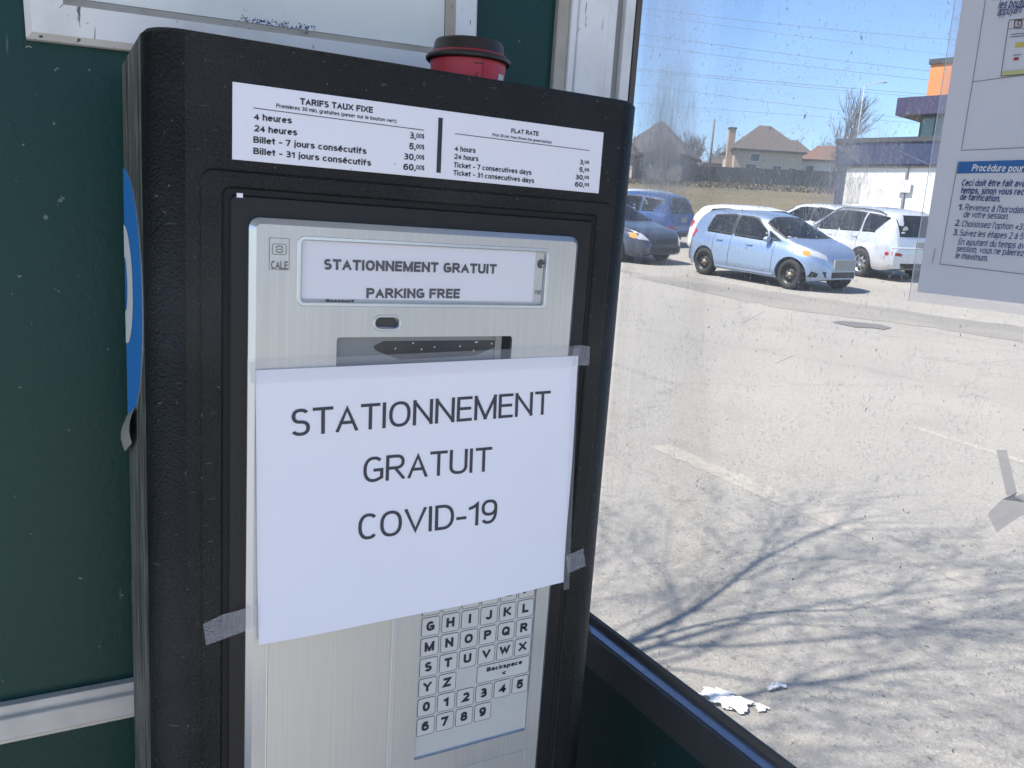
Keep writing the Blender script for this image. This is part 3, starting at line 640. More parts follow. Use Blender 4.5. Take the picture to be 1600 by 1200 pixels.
# keypad with its printed keys
kp = MB(); kp.box(KX0 + .0004, KX1 - .0004, -.0064, -.0056, KZ0 + .0016, KZ1 - .0004, KEYPAD); kp = kp.build('keypad', pm)
def key(x0, x1, zc, hh, letter, extra=None):
    mb = MB(); h = hh / 2; y0 = -.0068
    ring(mb, (x0, x1, zc - h, zc + h, .0019), (x0 + .0003, x1 - .0003, zc - h + .0003, zc + h - .0003, .0016), y0 - .00008, -.0064, INK, .00004)
    plate(mb, x0 + .0003, x1 - .0003, zc - h + .0003, zc + h - .0003, .0016, y0, -.0064, KEYTOP, .0001)
    cx = (x0 + x1) / 2
    if extra:
        text(mb, extra, (x0 + .0095, y0, zc + .0017), (x1 - .0078, y0, zc + .0017), .0040, INK, bold=.03)
        text(mb, letter, (cx - .0022, y0, zc - .0053), (cx + .0026, y0, zc - .0053), .0050, INK, bold=.03)
    else:
        vs, _ = glyphs(letter, .032); wd = (max(v[0] for v in vs) - min(v[0] for v in vs)) * .0086 * 1.04
        ca = .0086 if not letter.isdigit() else .0088
        text(mb, letter, (cx - wd / 2 - .0003, y0, zc - ca / 2 + .0004), (cx + wd / 2 - .0003, y0, zc - ca / 2 + .0004), ca, INK, bold=.032)
    o = mb.build('key', kp); return o
PCH = .01862
for r_, rowt in enumerate(('ABCDEF', 'GHIJKL', 'MNOPQR', 'STUVWX', 'YZ', '012345', '6789')):
    zc = Z - .2735 - .01871 * r_
    for c, ch in enumerate(rowt):
        xc = .0568 + PCH * c
        key(xc - .0083, xc + .0083, zc, .0168, ch)
key(.0568 + PCH * 3 - .0083, .0568 + PCH * 5 + .0083, Z - .2735 - .01871 * 4, .0168, '<', 'Backspace')
# rate plate above the door
mb = MB(); q = [fr(363, 129, -.001), fr(942, 207, -.001), fr(935, 303, -.001), fr(363, 249, -.001)]
sx0, sx1, sz0, sz1 = -.1062, .1954, Z + .0765, Z + .1266
mb.box(sx0, sx1, -.0012, .0004, sz0, sz1, STICK, .0003); yS = -.0012
def st(s, a, b, cap_px, bold=.0, m=INK):
    P0, P1 = fr(*a, yS), fr(*b, yS); up = fr(a[0], a[1] - cap_px, yS); text(mb, s, P0, P1, (up.z - P0.z), m, bold=bold)
st('TARIFS TAUX FIXE', (468.8, 163.2), (582.3, 176.8), 10.2, .024)
st('Premières 30 min. gratuites (peser sur le bouton vert)', (431.5, 167.9), (619, 192.3), 6.3, .010)
bar(mb, fr(395.7, 168.7, yS), fr(662.4, 203.5, yS), .0005, INK)
for s, a, b in (('4 heures', (395.7, 186.9), (455.8, 193.4)), ('24 heures', (395.7, 205.1), (464.1, 212)), ('Billet - 7 jours consécutifs', (395.7, 222.9), (572.4, 241)), ('Billet - 31 jours consécutifs', (395.7, 240.6), (579.6, 259.4))):
    st(s, a, b, 10.2, .018)
for k, (s, x) in enumerate((('3,', 640), ('5,', 639), ('30,', 631), ('60,', 630))):
    yb_ = (217, 233.8, 250, 266.2)[k]
    st(s, (x, yb_ - .8), (649.5, yb_ + .6), 10, .018); st('00$', (650, yb_ - 1.6), (662.5, yb_ - .2), 7.2, .012)
bar(mb, fr(688.3, 184, yS), fr(685, 270, yS), .0036, mat('divider_ink', (.028, .028, .034), .5))
st('FLAT RATE', (798.4, 207.7), (841.2, 212.6), 7.2, .02)
st('First 30 min. free (Press the green button)', (769.2, 212.6), (861.4, 224.6), 4.6, .008)
bar(mb, fr(710.3, 208.8, yS), fr(921, 235.3, yS), .0005, INK)
for s, a, b in (('4 hours', (709.6, 235.8), (742.7, 239.2)), ('24 hours', (708.9, 248.2), (747.2, 252.3)), ('Ticket - 7 consecutives days', (708.5, 261.3), (829.9, 273.5)), ('Ticket - 31 consecutives days', (708, 273.6), (834, 286.3))):
    st(s, a, b, 8.2, .016)
for k, (s, x) in enumerate((('3,', 905.7), ('5,', 904.6), ('30,', 899), ('60,', 897.9))):
    yb_ = (257.4, 269.2, 281, 292.4)[k]
    st(s, (x, yb_ - .8), (912.5, yb_ + .2), 7.6, .016); st('00$', (912.8, yb_ - 1.8), (920, yb_ - 1), 5, .012)
mb.build('rate_plate', pm)
# round blue decal on the left side, its lower edge peeling
mb = MB(); xs_ = XL - .0008; zc_ = Z - .029; yc_ = .1485; ry, rz_ = .122, .098
def dpt(y, z, o=0): return (xs_ - o, y, z)
poly = [dpt(yc_, zc_ + rz_)]
for k in range(1, 40):
    t = math.pi * k / 40; y = yc_ - ry * math.sin(t); z = zc_ + rz_ * math.cos(t)
    if z > Z - .108: poly.append(dpt(y, z))
poly += [dpt(.078, Z - .1115), dpt(yc_, Z - .135)]
a = mb.pts(poly); b = mb.pts([(x + .0007, y, z) for x, y, z in poly])
mb.face(a, BLUE); mb.face(b[::-1], DECALB)
for k in range(len(a)): mb.face([a[k], a[(k + 1) % len(a)], b[(k + 1) % len(a)], b[k]], DECALB)
def arc(ro, ri, z_off=0):
    o_ = []; i_ = []
    for k in range(25):
        t = math.pi * k / 24
        o_.append(dpt(yc_ - ro[0] * math.sin(t), zc_ + z_off + ro[1] * math.cos(t), .0003)); i_.append(dpt(yc_ - ri[0] * math.sin(t), zc_ + z_off + ri[1] * math.cos(t), .0003))
    A_ = mb.pts(o_); B2 = mb.pts(i_)
    for k in range(24): mb.face([A_[k], A_[k + 1], B2[k + 1], B2[k]], DECALW)
arc((.062, .048), (.022, .022), .006)
# peeled flap
fl = []
for k in range(7):
    t = k / 6; fl.append([(xs_ - .001 - .004 * math.sin(t * 2.6), .078 + (.006 * t), Z - .110 - .030 * t), (xs_ - .001 - .007 * math.sin(t * 2.6), .12, Z - .124 - .032 * t), (xs_ - .001 - .004 * math.sin(t * 2.6), .1485, Z - .134 - .030 * t)])
mb.loft(fl, DECALB, True, False); mb.build('side_decal', pm)

# ------------------------------------------------------------------ taped paper notice
pn = thing('paper_notice', (.05, -.0105, Z - .18), 'white sheet reading STATIONNEMENT GRATUIT COVID-19 taped over the meter screen', 'paper notice')
PC = (-.0917, Z - .0672); PT = .0191
def curl(x, z):                                        # how far the sheet bellies away from the panel
    u_ = (x + .0917) / .274; v_ = max(0.0, (Z - .067 - z) / .212)
    return -.0100 - .0050 * math.sin(max(0, min(1, u_)) * 3.14) * (v_ ** 1.5) - .0011 * math.sin(u_ * 8.5 + 1.2) * (.25 + v_) - .0008 * math.sin(v_ * 7 + u_ * 5) - .0012 * max(0, v_ - .75) * 4 * (1 - .3 * u_)
def pp(a, b): 
    c, s_ = math.cos(PT), math.sin(PT); x = PC[0] + a * c - b * s_; z = PC[1] + a * s_ + b * c; return x, z
mb = MB(); NX_, NZ_ = 24, 18
for off in (0, .0003):
    G = []
    for j in range(NZ_ + 1):
        G.append(mb.pts([(lambda q: (q[0], curl(*q) + off, q[1]))(pp(.2744 * i / NX_, -.2098 * j / NZ_)) for i in range(NX_ + 1)]))
    for j in range(NZ_):
        for i in range(NX_): mb.face([G[j][i], G[j][i + 1], G[j + 1][i + 1], G[j + 1][i]], PAPER, True)
def warp(p): return Vector((p.x, curl(p.x, p.z) - .0003 + (p.y + .0113) * 1.0, p.z))
def pt(s, a, b, cap_px):
    P0, P1 = fr(*a, -.011), fr(*b, -.011); mid = ((a[0] + b[0]) / 2, (a[1] + b[1]) / 2); up = fr(mid[0], mid[1] - cap_px, -.011); z0 = fr(*mid, -.011)
    text(mb, s, P0, P1, up.z - z0.z, INKGREY, warp=warp, bold=-.003)
pt('STATIONNEMENT', (455.4, 682), (859.7, 647.2), 39.5)
pt('GRATUIT', (567.8, 755.5), (766.8, 735.2), 38.5)
pt('COVID-19', (559.2, 844.6), (773.5, 814.8), 38.5)
mb.build('sheet', pn)
def tape(px_, y, m, name='tape', par=pn, bend=None):
    mb = MB(); A = []
    for (u_, v_), yy in px_: p = fr(u_, v_, yy); A.append((p.x, yy, p.z))
    a = mb.pts(A); b = mb.pts([(x, yy - .0002, z) for x, yy, z in A]); n = len(A) // 2
    for q in (b,):
        for k in range(n - 1): mb.face([q[k], q[k + 1], q[2 * n - 2 - k], q[2 * n - 1 - k]], m)
    for v in a: mb.bm.verts.remove(v)
    return mb.build(name, par)
Y1, Y2, Y3 = -.0132, -.0112, -.0030
tape([((386, 566), -.0030), ((401, 564), Y1), ((650, 552), Y1), ((896, 541), Y1), ((897, 574), Y1), ((650, 588), Y1), ((402, 600), Y1), ((388, 598), -.0030)], 0, TAPE)
tape([((896, 540), Y1), ((905, 539), -.0060), ((922, 541), -.0028), ((920, 571), -.0028), ((904, 571), -.0060), ((896, 572), Y1)], 0, TAPEF)
tape([((317, 975), -.0030), ((348, 960), -.0030), ((385, 950), -.0080), ((385, 985), -.0080), ((350, 998), -.0030), ((322, 1008), -.0030)], 0, TAPEF)
tape([((385, 948), -.0098), ((398, 945), -.0125), ((407, 944), -.0135), ((407, 982), -.0135), ((398, 984), -.0125), ((385, 986), -.0098)], 0, TAPE)
tape([((884, 868), -.0115), ((911, 857), -.0030), ((915, 884), -.0030), ((887, 896), -.0115)], 0, TAPEF)
tape([((386, 560), -.0091), ((402, 560), -.0131), ((404, 1000), -.0150), ((386, 985), -.0091)], 0, TAPE, 'clear_edge_strip')
tape([((895, 545), -.0131), ((905, 543), -.0100), ((889, 920), -.0112), ((880, 922), -.0150)], 0, TAPE, 'clear_edge_strip')

# ------------------------------------------------------------------ coffee cup on top
cup = thing('coffee_cup', (.110, .09, ZT - .0465), 'red paper coffee cup with dark brown lid standing on the meter', 'cup')
cx, cy, cz = .110, .09, ZT - .0465
mb = MB(); mb.lathe([(.0, .0), (.0235, .0), (.0250, .003), (.0335, .0745), (.0332, .078), (.0325, .078)], (cx, cy, cz), CUPRED, 40)
for k in range(3):
    pass
mb.build('cup_body', cup)
mb = MB()
def cp(a, h, o=.0004): r = .0247 + .0088 * h / .0745 + o; return Vector((cx + r * math.cos(a), cy + r * math.sin(a), cz + h))
def cquad(a0, a1, h0, h1, m):
    n = 4
    for k in range(n):
        b0 = a0 + (a1 - a0) * k / n; b1 = a0 + (a1 - a0) * (k + 1) / n; mb.face(mb.pts([cp(b0, h0), cp(b1, h0), cp(b1, h1), cp(b0, h1)]), m)
for a0, a1, h0, h1, m in ((4.66, 4.672, .05, .072, LID), (4.4, 4.66, .0665, .0675, LID), (4.45, 4.47, .050, .058, LID), (4.49, 4.51, .050, .060, LID), (4.53, 4.55, .050, .057, LID), (5.30, 5.36, .050, .058, WHITEINK), (5.22, 5.55, .0565, .062, WHITEINK)): cquad(a0, a1, h0, h1, m)
mb.build('cup_print', cup)
mb = MB(); mb.lathe([(.0337, .0715), (.0356, .0708), (.0370, .0725), (.0369, .0748), (.0352, .0765), (.0322, .0775), (.0310, .0795), (.0298, .0868), (.0287, .0886), (.0270, .0890), (.0258, .0876), (.0245, .0848), (.0, .0845)], (cx, cy, cz), LID, 48)
mb.build('lid', cup)

# ------------------------------------------------------------------ poster and tape on the glass
po = thing('instruction_poster', (GX - .002, -.3, Z + .2), 'laminated parking instructions in blue French text on the window pane', 'poster')
def gy(u, v): p = gl(u, v); return p
bl = gl(1435, 456); py1 = bl.y; pz0 = bl.z
mb = MB(); mb.box(GX - .0016, GX - .0010, -.66, py1, pz0, Z + .55, POSTERP); mb.build('sheet', po)
mb = MB(); mb.box(GX - .0021, GX - .0018, -.665, py1 + .0055, pz0 - .0075, Z + .555, SLEEVE); mb.box(GX - .0026, GX - .0022, py1 + .0052, py1 + .0056, pz0 - .0074, Z + .555, BEVEL); mb.build('plastic_sleeve', po)
mb = MB(); xg = GX - .0026
def gp(u, v): d = ray(u, v); return CAM + d * ((xg - CAM.x) / d.x)
def gt(s, a, b, cap, m=INKBLUE, bold=.0, shear=0.0): text(mb, s, gp(*a), gp(*b), cap, m, gn, bold, shear, .0002)
BB = mat('band_blue', (.030, .13, .36), .5)
q = [gp(1498, 253), gp(1495, 271)]
mb.face(mb.pts([(xg, q[0].y, q[0].z), (xg, -.40, q[0].z), (xg, -.40, q[1].z), (xg, q[1].y, q[1].z)]), BB)
gt('Procédure pour', (1518, 267.5), (1598, 268.6), .0048, WHITEINK, .012, .12)
IT = .12
for s, a, b, bo in (('Ceci doit être fait avant', (1502, 290.5), (1611, 292.2), .014), ('temps, sinon vous rec', (1500.5, 302.2), (1599, 305), .014), ('de tarification.', (1499, 312.5), (1562, 315.5), .014),
                    ('1.', (1496, 328), (1504, 328.3), .014), ("Revenez à l'horodateur", (1507, 328.5), (1613, 334.5), 0), ('de votre session.', (1505, 339.5), (1575, 343), 0),
                    ('2.', (1491, 353), (1499, 353.5), .014), ("Choisissez l'option «31", (1502, 354), (1600, 360), 0), ('3.', (1488.5, 367.5), (1496.5, 368), .014), ('Suivez les étapes 2 à 5', (1499, 368.5), (1598, 374.5), 0),
                    ('En ajoutant du temps av', (1497, 382), (1600, 389), 0), ('session, vous ne paierez', (1494, 392.8), (1599, 400.5), 0), ('le maximum.', (1492, 403.5), (1543, 408.5), 0)):
    gt(s, a, b, .0046, INKBLUE, bo, IT)
gt('les boutons', (1559, 14), (1613, 10), .0056, INKBLUE, .008, IT); gt('appuyant', (1557.5, 25), (1596, 20.5), .0056, INKBLUE, .002, IT)
gt('A', (1551, 1.5), (1557, 1), .0056, INKBLUE, .012, IT)
LI = mat('thin_line_ink', (.10, .11, .14), .6)
def gl_(a, b, wd=.0004, m=LI): bar(mb, gp(*a), gp(*b), wd, m, gn, .0002)
gl_((1540, 0), (1520, 128)); gl_((1520, 128), (1660, 109)); gl_((1502, 235), (1660, 228))
gl_((1520, 128), (1502, 235)); gl_((1497, 253), (1468.5, 412.5)); gl_((1468.5, 412.5), (1620, 431))
gl_((1577, 31.5), (1564, 119), .0005); gl_((1564, 119), (1640, 113), .0005); gl_((1577, 31.5), (1640, 26), .0005)
gl_((1574, 45.5), (1640, 42), .0003)
YL = mat('yellow_print', (.55, .48, .10), .6); RD = mat('red_print', (.35, .05, .06), .6); BR = mat('brown_print', (.16, .10, .06), .6)
def gquad(px_, m): mb.face(mb.pts([tuple(gp(*p) + Vector((-.0001, 0, 0))) for p in px_]), m)
gquad([(1565, 112), (1640, 105), (1640, 112.5), (1564.3, 118)], mat('pale_yellow', (.50, .50, .24), .6))
gquad([(1587, 67), (1606, 65), (1605, 72), (1586, 74)], YL); gquad([(1584.5, 90), (1592.5, 89.4), (1591.5, 94), (1583.5, 94.7)], RD)
gl_((1583, 86.5), (1595.5, 85), .0005); gl_((1580, 54), (1610, 51), .0005); gl_((1578, 58), (1610, 55), .0005)
for a, b in (((1586, 32), (1597, 31)), ((1597, 31), (1596, 42)), ((1596, 42), (1585, 43)), ((1585, 43), (1586, 32))): gl_(a, b, .0008, BR)
gt('C', (1589, 40), (1594, 39.5), .0032, BR, .02)
gl_((1456.5, 411), (1461.5, 388), .00045)
mb.build('poster_print', po)
tp = thing('tape_scrap', gl(1575, 770), 'torn grey tape strips crossing on the window pane, one edge lifting', 'tape')
mb = MB()
def gq(px_, m, x): 
    P = []
    for u_, v_ in px_: d = ray(u_, v_); P.append(CAM + d * ((x - CAM.x) / d.x))
    mb.face(mb.pts(P), m)
gq([(1557, 703), (1573, 703), (1589, 770), (1573, 775)], GREYTAPE, GX - .0007)
gq([(1543, 803), (1566, 780), (1600, 771), (1640, 778), (1634, 800), (1595, 806), (1557, 832)], GREYTAPE, GX - .0010)
mb.build('tape_strip', tp)
mb = MB()
P = [at(1566, 780, 0, GX - .001), at(1590, 769, 0, GX - .010), at(1585, 776, 0, GX - .007), at(1600, 785, 0, GX - .001), at(1612, 790, 0, GX - .001)]
v = mb.pts(P); TL_ = mat('tape_back', (.42, .42, .46), .5); mb.face([v[0], v[1], v[2]], TL_); mb.face([v[0], v[2], v[3]], TL_); mb.face([v[2], v[4], v[3]], TL_); mb.build('lifted_edge', tp)

# ------------------------------------------------------------------ litter on the ground
def litter(px_, label, s, seed, grp='paper scraps on the asphalt'):
    p = ground(*px_); rr = random.Random(seed); mb = MB(); N = 9
    N = 18; ph = [(rr.uniform(0, 6.3), rr.uniform(5, 11), rr.uniform(0, 6.3)) for _ in range(5)]; big = s[0] > .06
    def hgt(a, b): return .5 * sum(abs(math.sin(f * (a * math.cos(t) + b * math.sin(t)) + q)) for t, f, q in ph) / 5
    G = [[(p.x + (i / N - .5) * s[0] * (1 + .12 * math.sin(j * .9 + seed)), p.y + (j / N - .5) * s[1] * (1 + .15 * math.sin(i * .7 + seed)), gz(p.x, p.y) + .004 + hgt(i / N, j / N) * (.042 if big else .02) * max(.15, 1 - 3 * ((i / N - .5) ** 2 + (j / N - .5) ** 2))) for i in range(N)] for j in range(N)]
    V = [mb.pts(r) for r in G]; M = mat('litter_paper', (.74, .74, .73), .85, layers=[(iso(40), .55, .75, (.55, .54, .51), .6, 4)])
    for j in range(N - 1):
        for i in range(N - 1):
            a = math.atan2(j - N / 2 + .5, i - N / 2 + .5); t = math.hypot(i / (N - 2) - .5, j / (N - 2) - .5)
            if t < .40 + .09 * math.sin(3 * a + seed) + .05 * math.sin(7 * a + 2 * seed): mb.face([V[j][i], V[j][i + 1], V[j + 1][i + 1], V[j + 1][i]], M, True)
    for v in [v for v in mb.bm.verts if not v.link_faces]: mb.bm.verts.remove(v)
    return tag(mb.build('paper_scrap'), label, 'litter', grp)
litter((1122, 1092), 'crumpled white paper scrap on asphalt just above the sill, left one of the cluster', (.13, .14), 1)
litter((1150, 1104), 'crumpled white paper scrap in the middle of the litter cluster on asphalt', (.11, .12), 2)
litter((1188, 1108), 'small folded white scrap at the right end of the litter cluster', (.05, .06), 3)
litter((1212, 1076), 'thin pale paper scrap lying alone in the branch shadows', (.09, .04), 4)

# ------------------------------------------------------------------ bare tree behind the shelter (casts the branch shadows)
BARK = mat('grey_bark', (.10, .085, .072), .9, layers=[(iso(20), .4, .7, (.06, .052, .045), .8, 5)])
TWIG = mat('twig_bark', (.085, .07, .06), .9)
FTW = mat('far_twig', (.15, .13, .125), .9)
def bare_tree(name, loc, h, label, seed, group=None, spread=.55, levels=5, limbs=4, tr=.09, first=.35, kids=(2, 3), sides=5, nodes=3, thin=.62, rmin=.0035):
    t = thing(name, loc, label, 'tree', group); rr = random.Random(seed); tm = MB(); cm = MB()
    def grow(p, d, ln, r, lv):
        pts = [p]; rads = [r]
        for k in range(nodes):
            d = (d + Vector((rr.gauss(0, .13), rr.gauss(0, .13), rr.gauss(.03, .08)))).normalized(); p = p + d * ln / nodes; pts.append(p); rads.append(r * (1 - .35 * (k + 1) / nodes))
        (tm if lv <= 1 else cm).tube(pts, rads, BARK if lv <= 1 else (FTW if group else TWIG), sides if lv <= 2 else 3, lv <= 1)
        if lv >= levels: return
        for k in range(rr.randint(*kids) + (limbs - 2 if lv == 0 else 0)):
            i = rr.randint(1, nodes) if lv > 0 else nodes - (k % 2)
            a = d.orthogonal().normalized(); a.rotate(Matrix.Rotation(rr.uniform(0, 6.28), 3, d)); sp = rr.uniform(.5, 1.2) * spread
            grow(pts[i], (d + a * sp + Vector((0, 0, .10))).normalized(), ln * rr.uniform(.60, .88) if lv else h * rr.uniform(.26, .36), max(rads[i] * rr.uniform(thin - .1, thin + .1), rmin), lv + 1)
        if lv > 0: grow(p, d, ln * .7, rads[-1] * .85, lv + 1)
    grow(Vector((0, 0, -.1)), Vector((0, 0, 1)), h * first, tr, 0)
    tm.build('trunk', t, True); cm.build('crown', t, True); return t
bare_tree('bare_tree', (-.05, 1.58, gz(-.05, 1.58)), 4.5, 'leafless tree behind the green shelter wall, shadow on the lot', 30, spread=.52, levels=6, limbs=6, tr=.046, first=.40, kids=(2, 3), thin=.58, rmin=.0018)

# ------------------------------------------------------------------ cars
def paint(name, c, metal=.35, rough=.32):             # painted shell, dark trim on its inner side
    m = mat(name, c, rough, metal, coat=.8); n = m.node_tree.nodes; L = m.node_tree.links
    d = n.new('ShaderNodeBsdfDiffuse'); d.inputs[0].default_value = (.05, .05, .052, 1); g = n.new('ShaderNodeNewGeometry'); x = n.new('ShaderNodeMixShader')
    L.new(g.outputs['Backfacing'], x.inputs[0]); L.new(n['Principled BSDF'].outputs[0], x.inputs[1]); L.new(d.outputs[0], x.inputs[2]); L.new(x.outputs[0], n['Material Output'].inputs[0]); return m
def car_glass():
    m = bpy.data.materials.new('car_window_glass'); m.use_nodes = True; n = m.node_tree.nodes; L = m.node_tree.links; n.clear(); o = n.new('ShaderNodeOutputMaterial')
    t = n.new('ShaderNodeBsdfTransparent'); t.inputs[0].default_value = (.50, .56, .55, 1); g = n.new('ShaderNodeBsdfGlossy'); g.inputs['Roughness'].default_value = .03
    f = n.new('ShaderNodeFresnel'); f.inputs[0].default_value = 1.5; x = n.new('ShaderNodeMixShader'); L.new(f.outputs[0], x.inputs[0]); L.new(t.outputs[0], x.inputs[1]); L.new(g.outputs[0], x.inputs[2]); L.new(x.outputs[0], o.inputs[0]); return m
CGLASS = car_glass(); TINT = mat('tinted_window_glass', (.010, .011, .012), .04, 0, spec=.7); SEAT = mat('dark_seat_cloth', (.035, .035, .037), .9)
RUBBER = mat('tyre_rubber', (.022, .022, .022), .8); WELL = mat('wheel_well_dark', (.008, .008, .008), .9)
STEEL = mat('steel_wheel_black', (.03, .03, .032), .45, .3); ALLOY = mat('alloy_wheel', (.45, .46, .48), .35, .8); HUB = mat('worn_hub', (.34, .29, .22), .5, .4)
TRIM = mat('black_trim', (.014, .014, .015), .55); LAMP = mat('headlamp_lens', (.55, .57, .6), .12, .3); AMBER = mat('amber_lens', (.75, .26, .03), .2); REDL = mat('red_lens', (.42, .012, .02), .2)
PLATE = mat('blank_grey_plate', (.30, .30, .29), .6); CHROME = mat('chrome_trim', (.75, .75, .76), .15, .95); BADGE = mat('round_badge', (.55, .65, .55), .5)
def tab(pts, x):                                       # smooth table lookup
    if x <= pts[0][0]: return pts[0][1]
    for (a, fa), (b, fb) in zip(pts, pts[1:]):
        if x <= b: t = (x - a) / (b - a); return fa + (fb - fa) * t
    return pts[-1][1]
def smooth(pts, r=.07):
    def f(x): return sum(tab(pts, x + k * r / 3) for k in (-3, -2, -1, 0, 1, 2, 3)) / 7
    return f
class Hull:
    def __init__(s, L, top, belt, wid, tumble=.20, n=4.5, zb=.20):
        s.L = L; s.top = smooth(top); s.belt = smooth(belt, .12); s.w = smooth(wid, .10); s.tu = tumble; s.n = n; s.zb0 = zb
    def zb(s, x): e = s.L / 2 - abs(x); return s.zb0 + max(0, .35 - e) * .22
    def lo(s, x, z):
        zb, ze = s.zb(x), s.belt(x); t = max(0, min(1, (z - zb) / max(.05, ze - zb)))
        return s.w(x) * (.90 + .10 * min(1, t / .22) ** .6 - .02 * max(0, t - .45) / .55 - .085 * (max(0, t - .70) / .30) ** 1.8)
    def side(s, x, z):
        ze, zt_ = s.belt(x), max(s.top(x), s.belt(x) + .02)
        if z <= ze: return s.lo(x, z)
        t = min(1, (z - ze) / (zt_ - ze)); return s.lo(x, ze) * (1 - s.tu * t * min(1, (zt_ - ze) / .4)) * max(0, 1 - t ** s.n) ** (1 / s.n)
    def topz(s, x, y):
        a, b = s.belt(x), max(s.top(x), s.belt(x) + .02); y = abs(y)
        for _ in range(26):
            m = (a + b) / 2
            if s.side(x, m) > y: a = m
            else: b = m
        return a
    def inside(s, x, y, z): return abs(x) < s.L / 2 and s.zb(x) < z < max(s.top(x), s.belt(x) + .02) and abs(y) < s.side(x, z)
    def end(s, y, z, sg):                              # surface met coming from the front (+1) or the rear (-1)
        x = sg * (s.L / 2 + .02); 
        while abs(x) > .2 and not s.inside(x, y, z): x -= sg * .004
        return x
    def mesh(s, m, name, par, axles, rw):
        mb = MB(); NX = 150; loops = []
        for i in range(NX + 1):
            x = -s.L / 2 + s.L * (.5 - .5 * math.cos(math.pi * i / NX)); zb, ze = s.zb(x), s.belt(x); zt_ = max(s.top(x), ze + .02); half = []
            for k in range(20): z = zb + (ze - zb) * k / 19; half.append((s.lo(x, z), z))
            for k in range(1, 30):
                th = math.pi / 2 * k / 30; t = math.sin(th) ** (2 / s.n); half.append((s.side(x, ze + (zt_ - ze) * t), ze + (zt_ - ze) * t))
            loops.append([(x, y, z) for y, z in half] + [(x, 0, zt_)] + [(x, -y, z) for y, z in half[::-1]])
        mb.loft(loops, m, True, True, True, True); o = mb.build(name, par, True)
        cs = []
        for ax in axles:
            for sg in (-1, 1):
                cb = MB(); W = s.w(ax); y0, y1 = sg * (W - .26), sg * (W + .1)
                lp = [[(ax + (rw + .055) * math.cos(q), y, rw + (rw + .055) * math.sin(q)) for q in [2 * math.pi * k / 28 for k in range(28)]] for y in (y0, y1)]
                cb.loft(lp, WELL, False, True, True, True); cs.append(cb.build('cut', par, True))
        boolean(o, cs)
        for p in o.data.polygons: p.use_smooth = True
        try:
            o.data.set_sharp_from_angle(angle=math.radians(40))
        except Exception: pass
        return o
    def patch(s, poly, mode, m, name, par, off=.006, sub=9, sg=1):
        mb = MB(); f = mb.face(mb.pts([(a, b, 0) for a, b in poly]), m)
        for ax in (0, 1):
            lo, hi = min(p[ax] for p in poly), max(p[ax] for p in poly)
            for k in range(1, sub):
                co = [0, 0, 0]; no = [0, 0, 0]; co[ax] = lo + (hi - lo) * k / sub; no[ax] = 1
                bmesh.ops.bisect_plane(mb.bm, geom=mb.bm.verts[:] + mb.bm.edges[:] + mb.bm.faces[:], plane_co=co, plane_no=no)
        for v in mb.bm.verts:
            a, b = v.co.x, v.co.y
            if mode == 'side': v.co = (a, sg * (s.side(a, b) + off), b)
            elif mode == 'top': v.co = (a, b, s.topz(a, b) + off)
            else: v.co = (s.end(a, b, sg) + sg * off, a, b)
        for f in mb.bm.faces: f.smooth = True
        o = mb.build(name, par, True); av = Vector((0, 0, 0))
        for p in o.data.polygons: av += p.normal
        if {'side': av.y * sg, 'top': av.z, 'end': av.x * sg}[mode] < 0: o.data.flip_normals()
        return o
def wheel(par, x, y, r, sg, kind):
    w_ = thing_part('wheel', par, (x, y, r))
    mb = MB(); wd = .10
    prof = [(r * .62, -wd), (r * .90, -wd), (r * .985, -wd * .8), (r, -wd * .5), (r, wd * .5), (r * .985, wd * .8), (r * .90, wd), (r * .68, wd), (r * .64, wd * .8), (r * .62, .0)]
    mb.lathe([(a, sg * b) for a, b in prof], (0, 0, 0), RUBBER, 32, 'Y'); mb.build('tyre', w_, True)
    mb = MB(); rm = {'steel': STEEL, 'alloy': ALLOY}[kind]
    mb.lathe([(r * .66, sg * wd * .75), (r * .62, sg * wd * .7), (r * .58, sg * .03), (r * .40, sg * .045), (r * .36, sg * .06), (r * .2, sg * .065), (r * .17, sg * .05), (.0, sg * .05)], (0, 0, 0), rm, 32, 'Y')
    if kind == 'steel':
        for k in range(10):
            a = 2 * math.pi * k / 10; q = Vector((math.cos(a), 0, math.sin(a))) * r * .48; b = q.cross(Vector((0, 1, 0))).normalized() * r * .06; c = q.normalized() * r * .06; o = Vector((0, sg * .045, 0))
            mb.face(mb.pts([q - b - c + o, q + b - c + o, q + b + c + o, q - b + c + o]), WELL)
        mb.lathe([(r * .17, sg * .055), (r * .16, sg * .075), (0, sg * .078)], (0, 0, 0), HUB, 16, 'Y')
        for k in range(5):
            a = 2 * math.pi * k / 5; mb.lathe([(.014, 0), (.012, sg * .012), (0, sg * .012)], (math.cos(a) * r * .25, sg * .062, math.sin(a) * r * .25), HUB, 6, 'Y')
    else:
        for k in range(7):
            a = 2 * math.pi * (k + .5) / 7; q = Vector((math.cos(a), 0, math.sin(a))); b = q.cross(Vector((0, 1, 0))).normalized(); o = Vector((0, sg * .064, 0))
            mb.face(mb.pts([q * r * .24 - b * r * .05 + o, q * r * .24 + b * r * .05 + o, q * r * .57 + b * r * .12 + o * .8, q * r * .57 - b * r * .12 + o * .8]), WELL)
    mb.build('rim', w_, True); return w_
def thing_part(name, par, loc):
    o = bpy.data.objects.new(name, None); COL.objects.link(o); o.parent = par; o.location = loc; o.empty_display_size = .1; return o
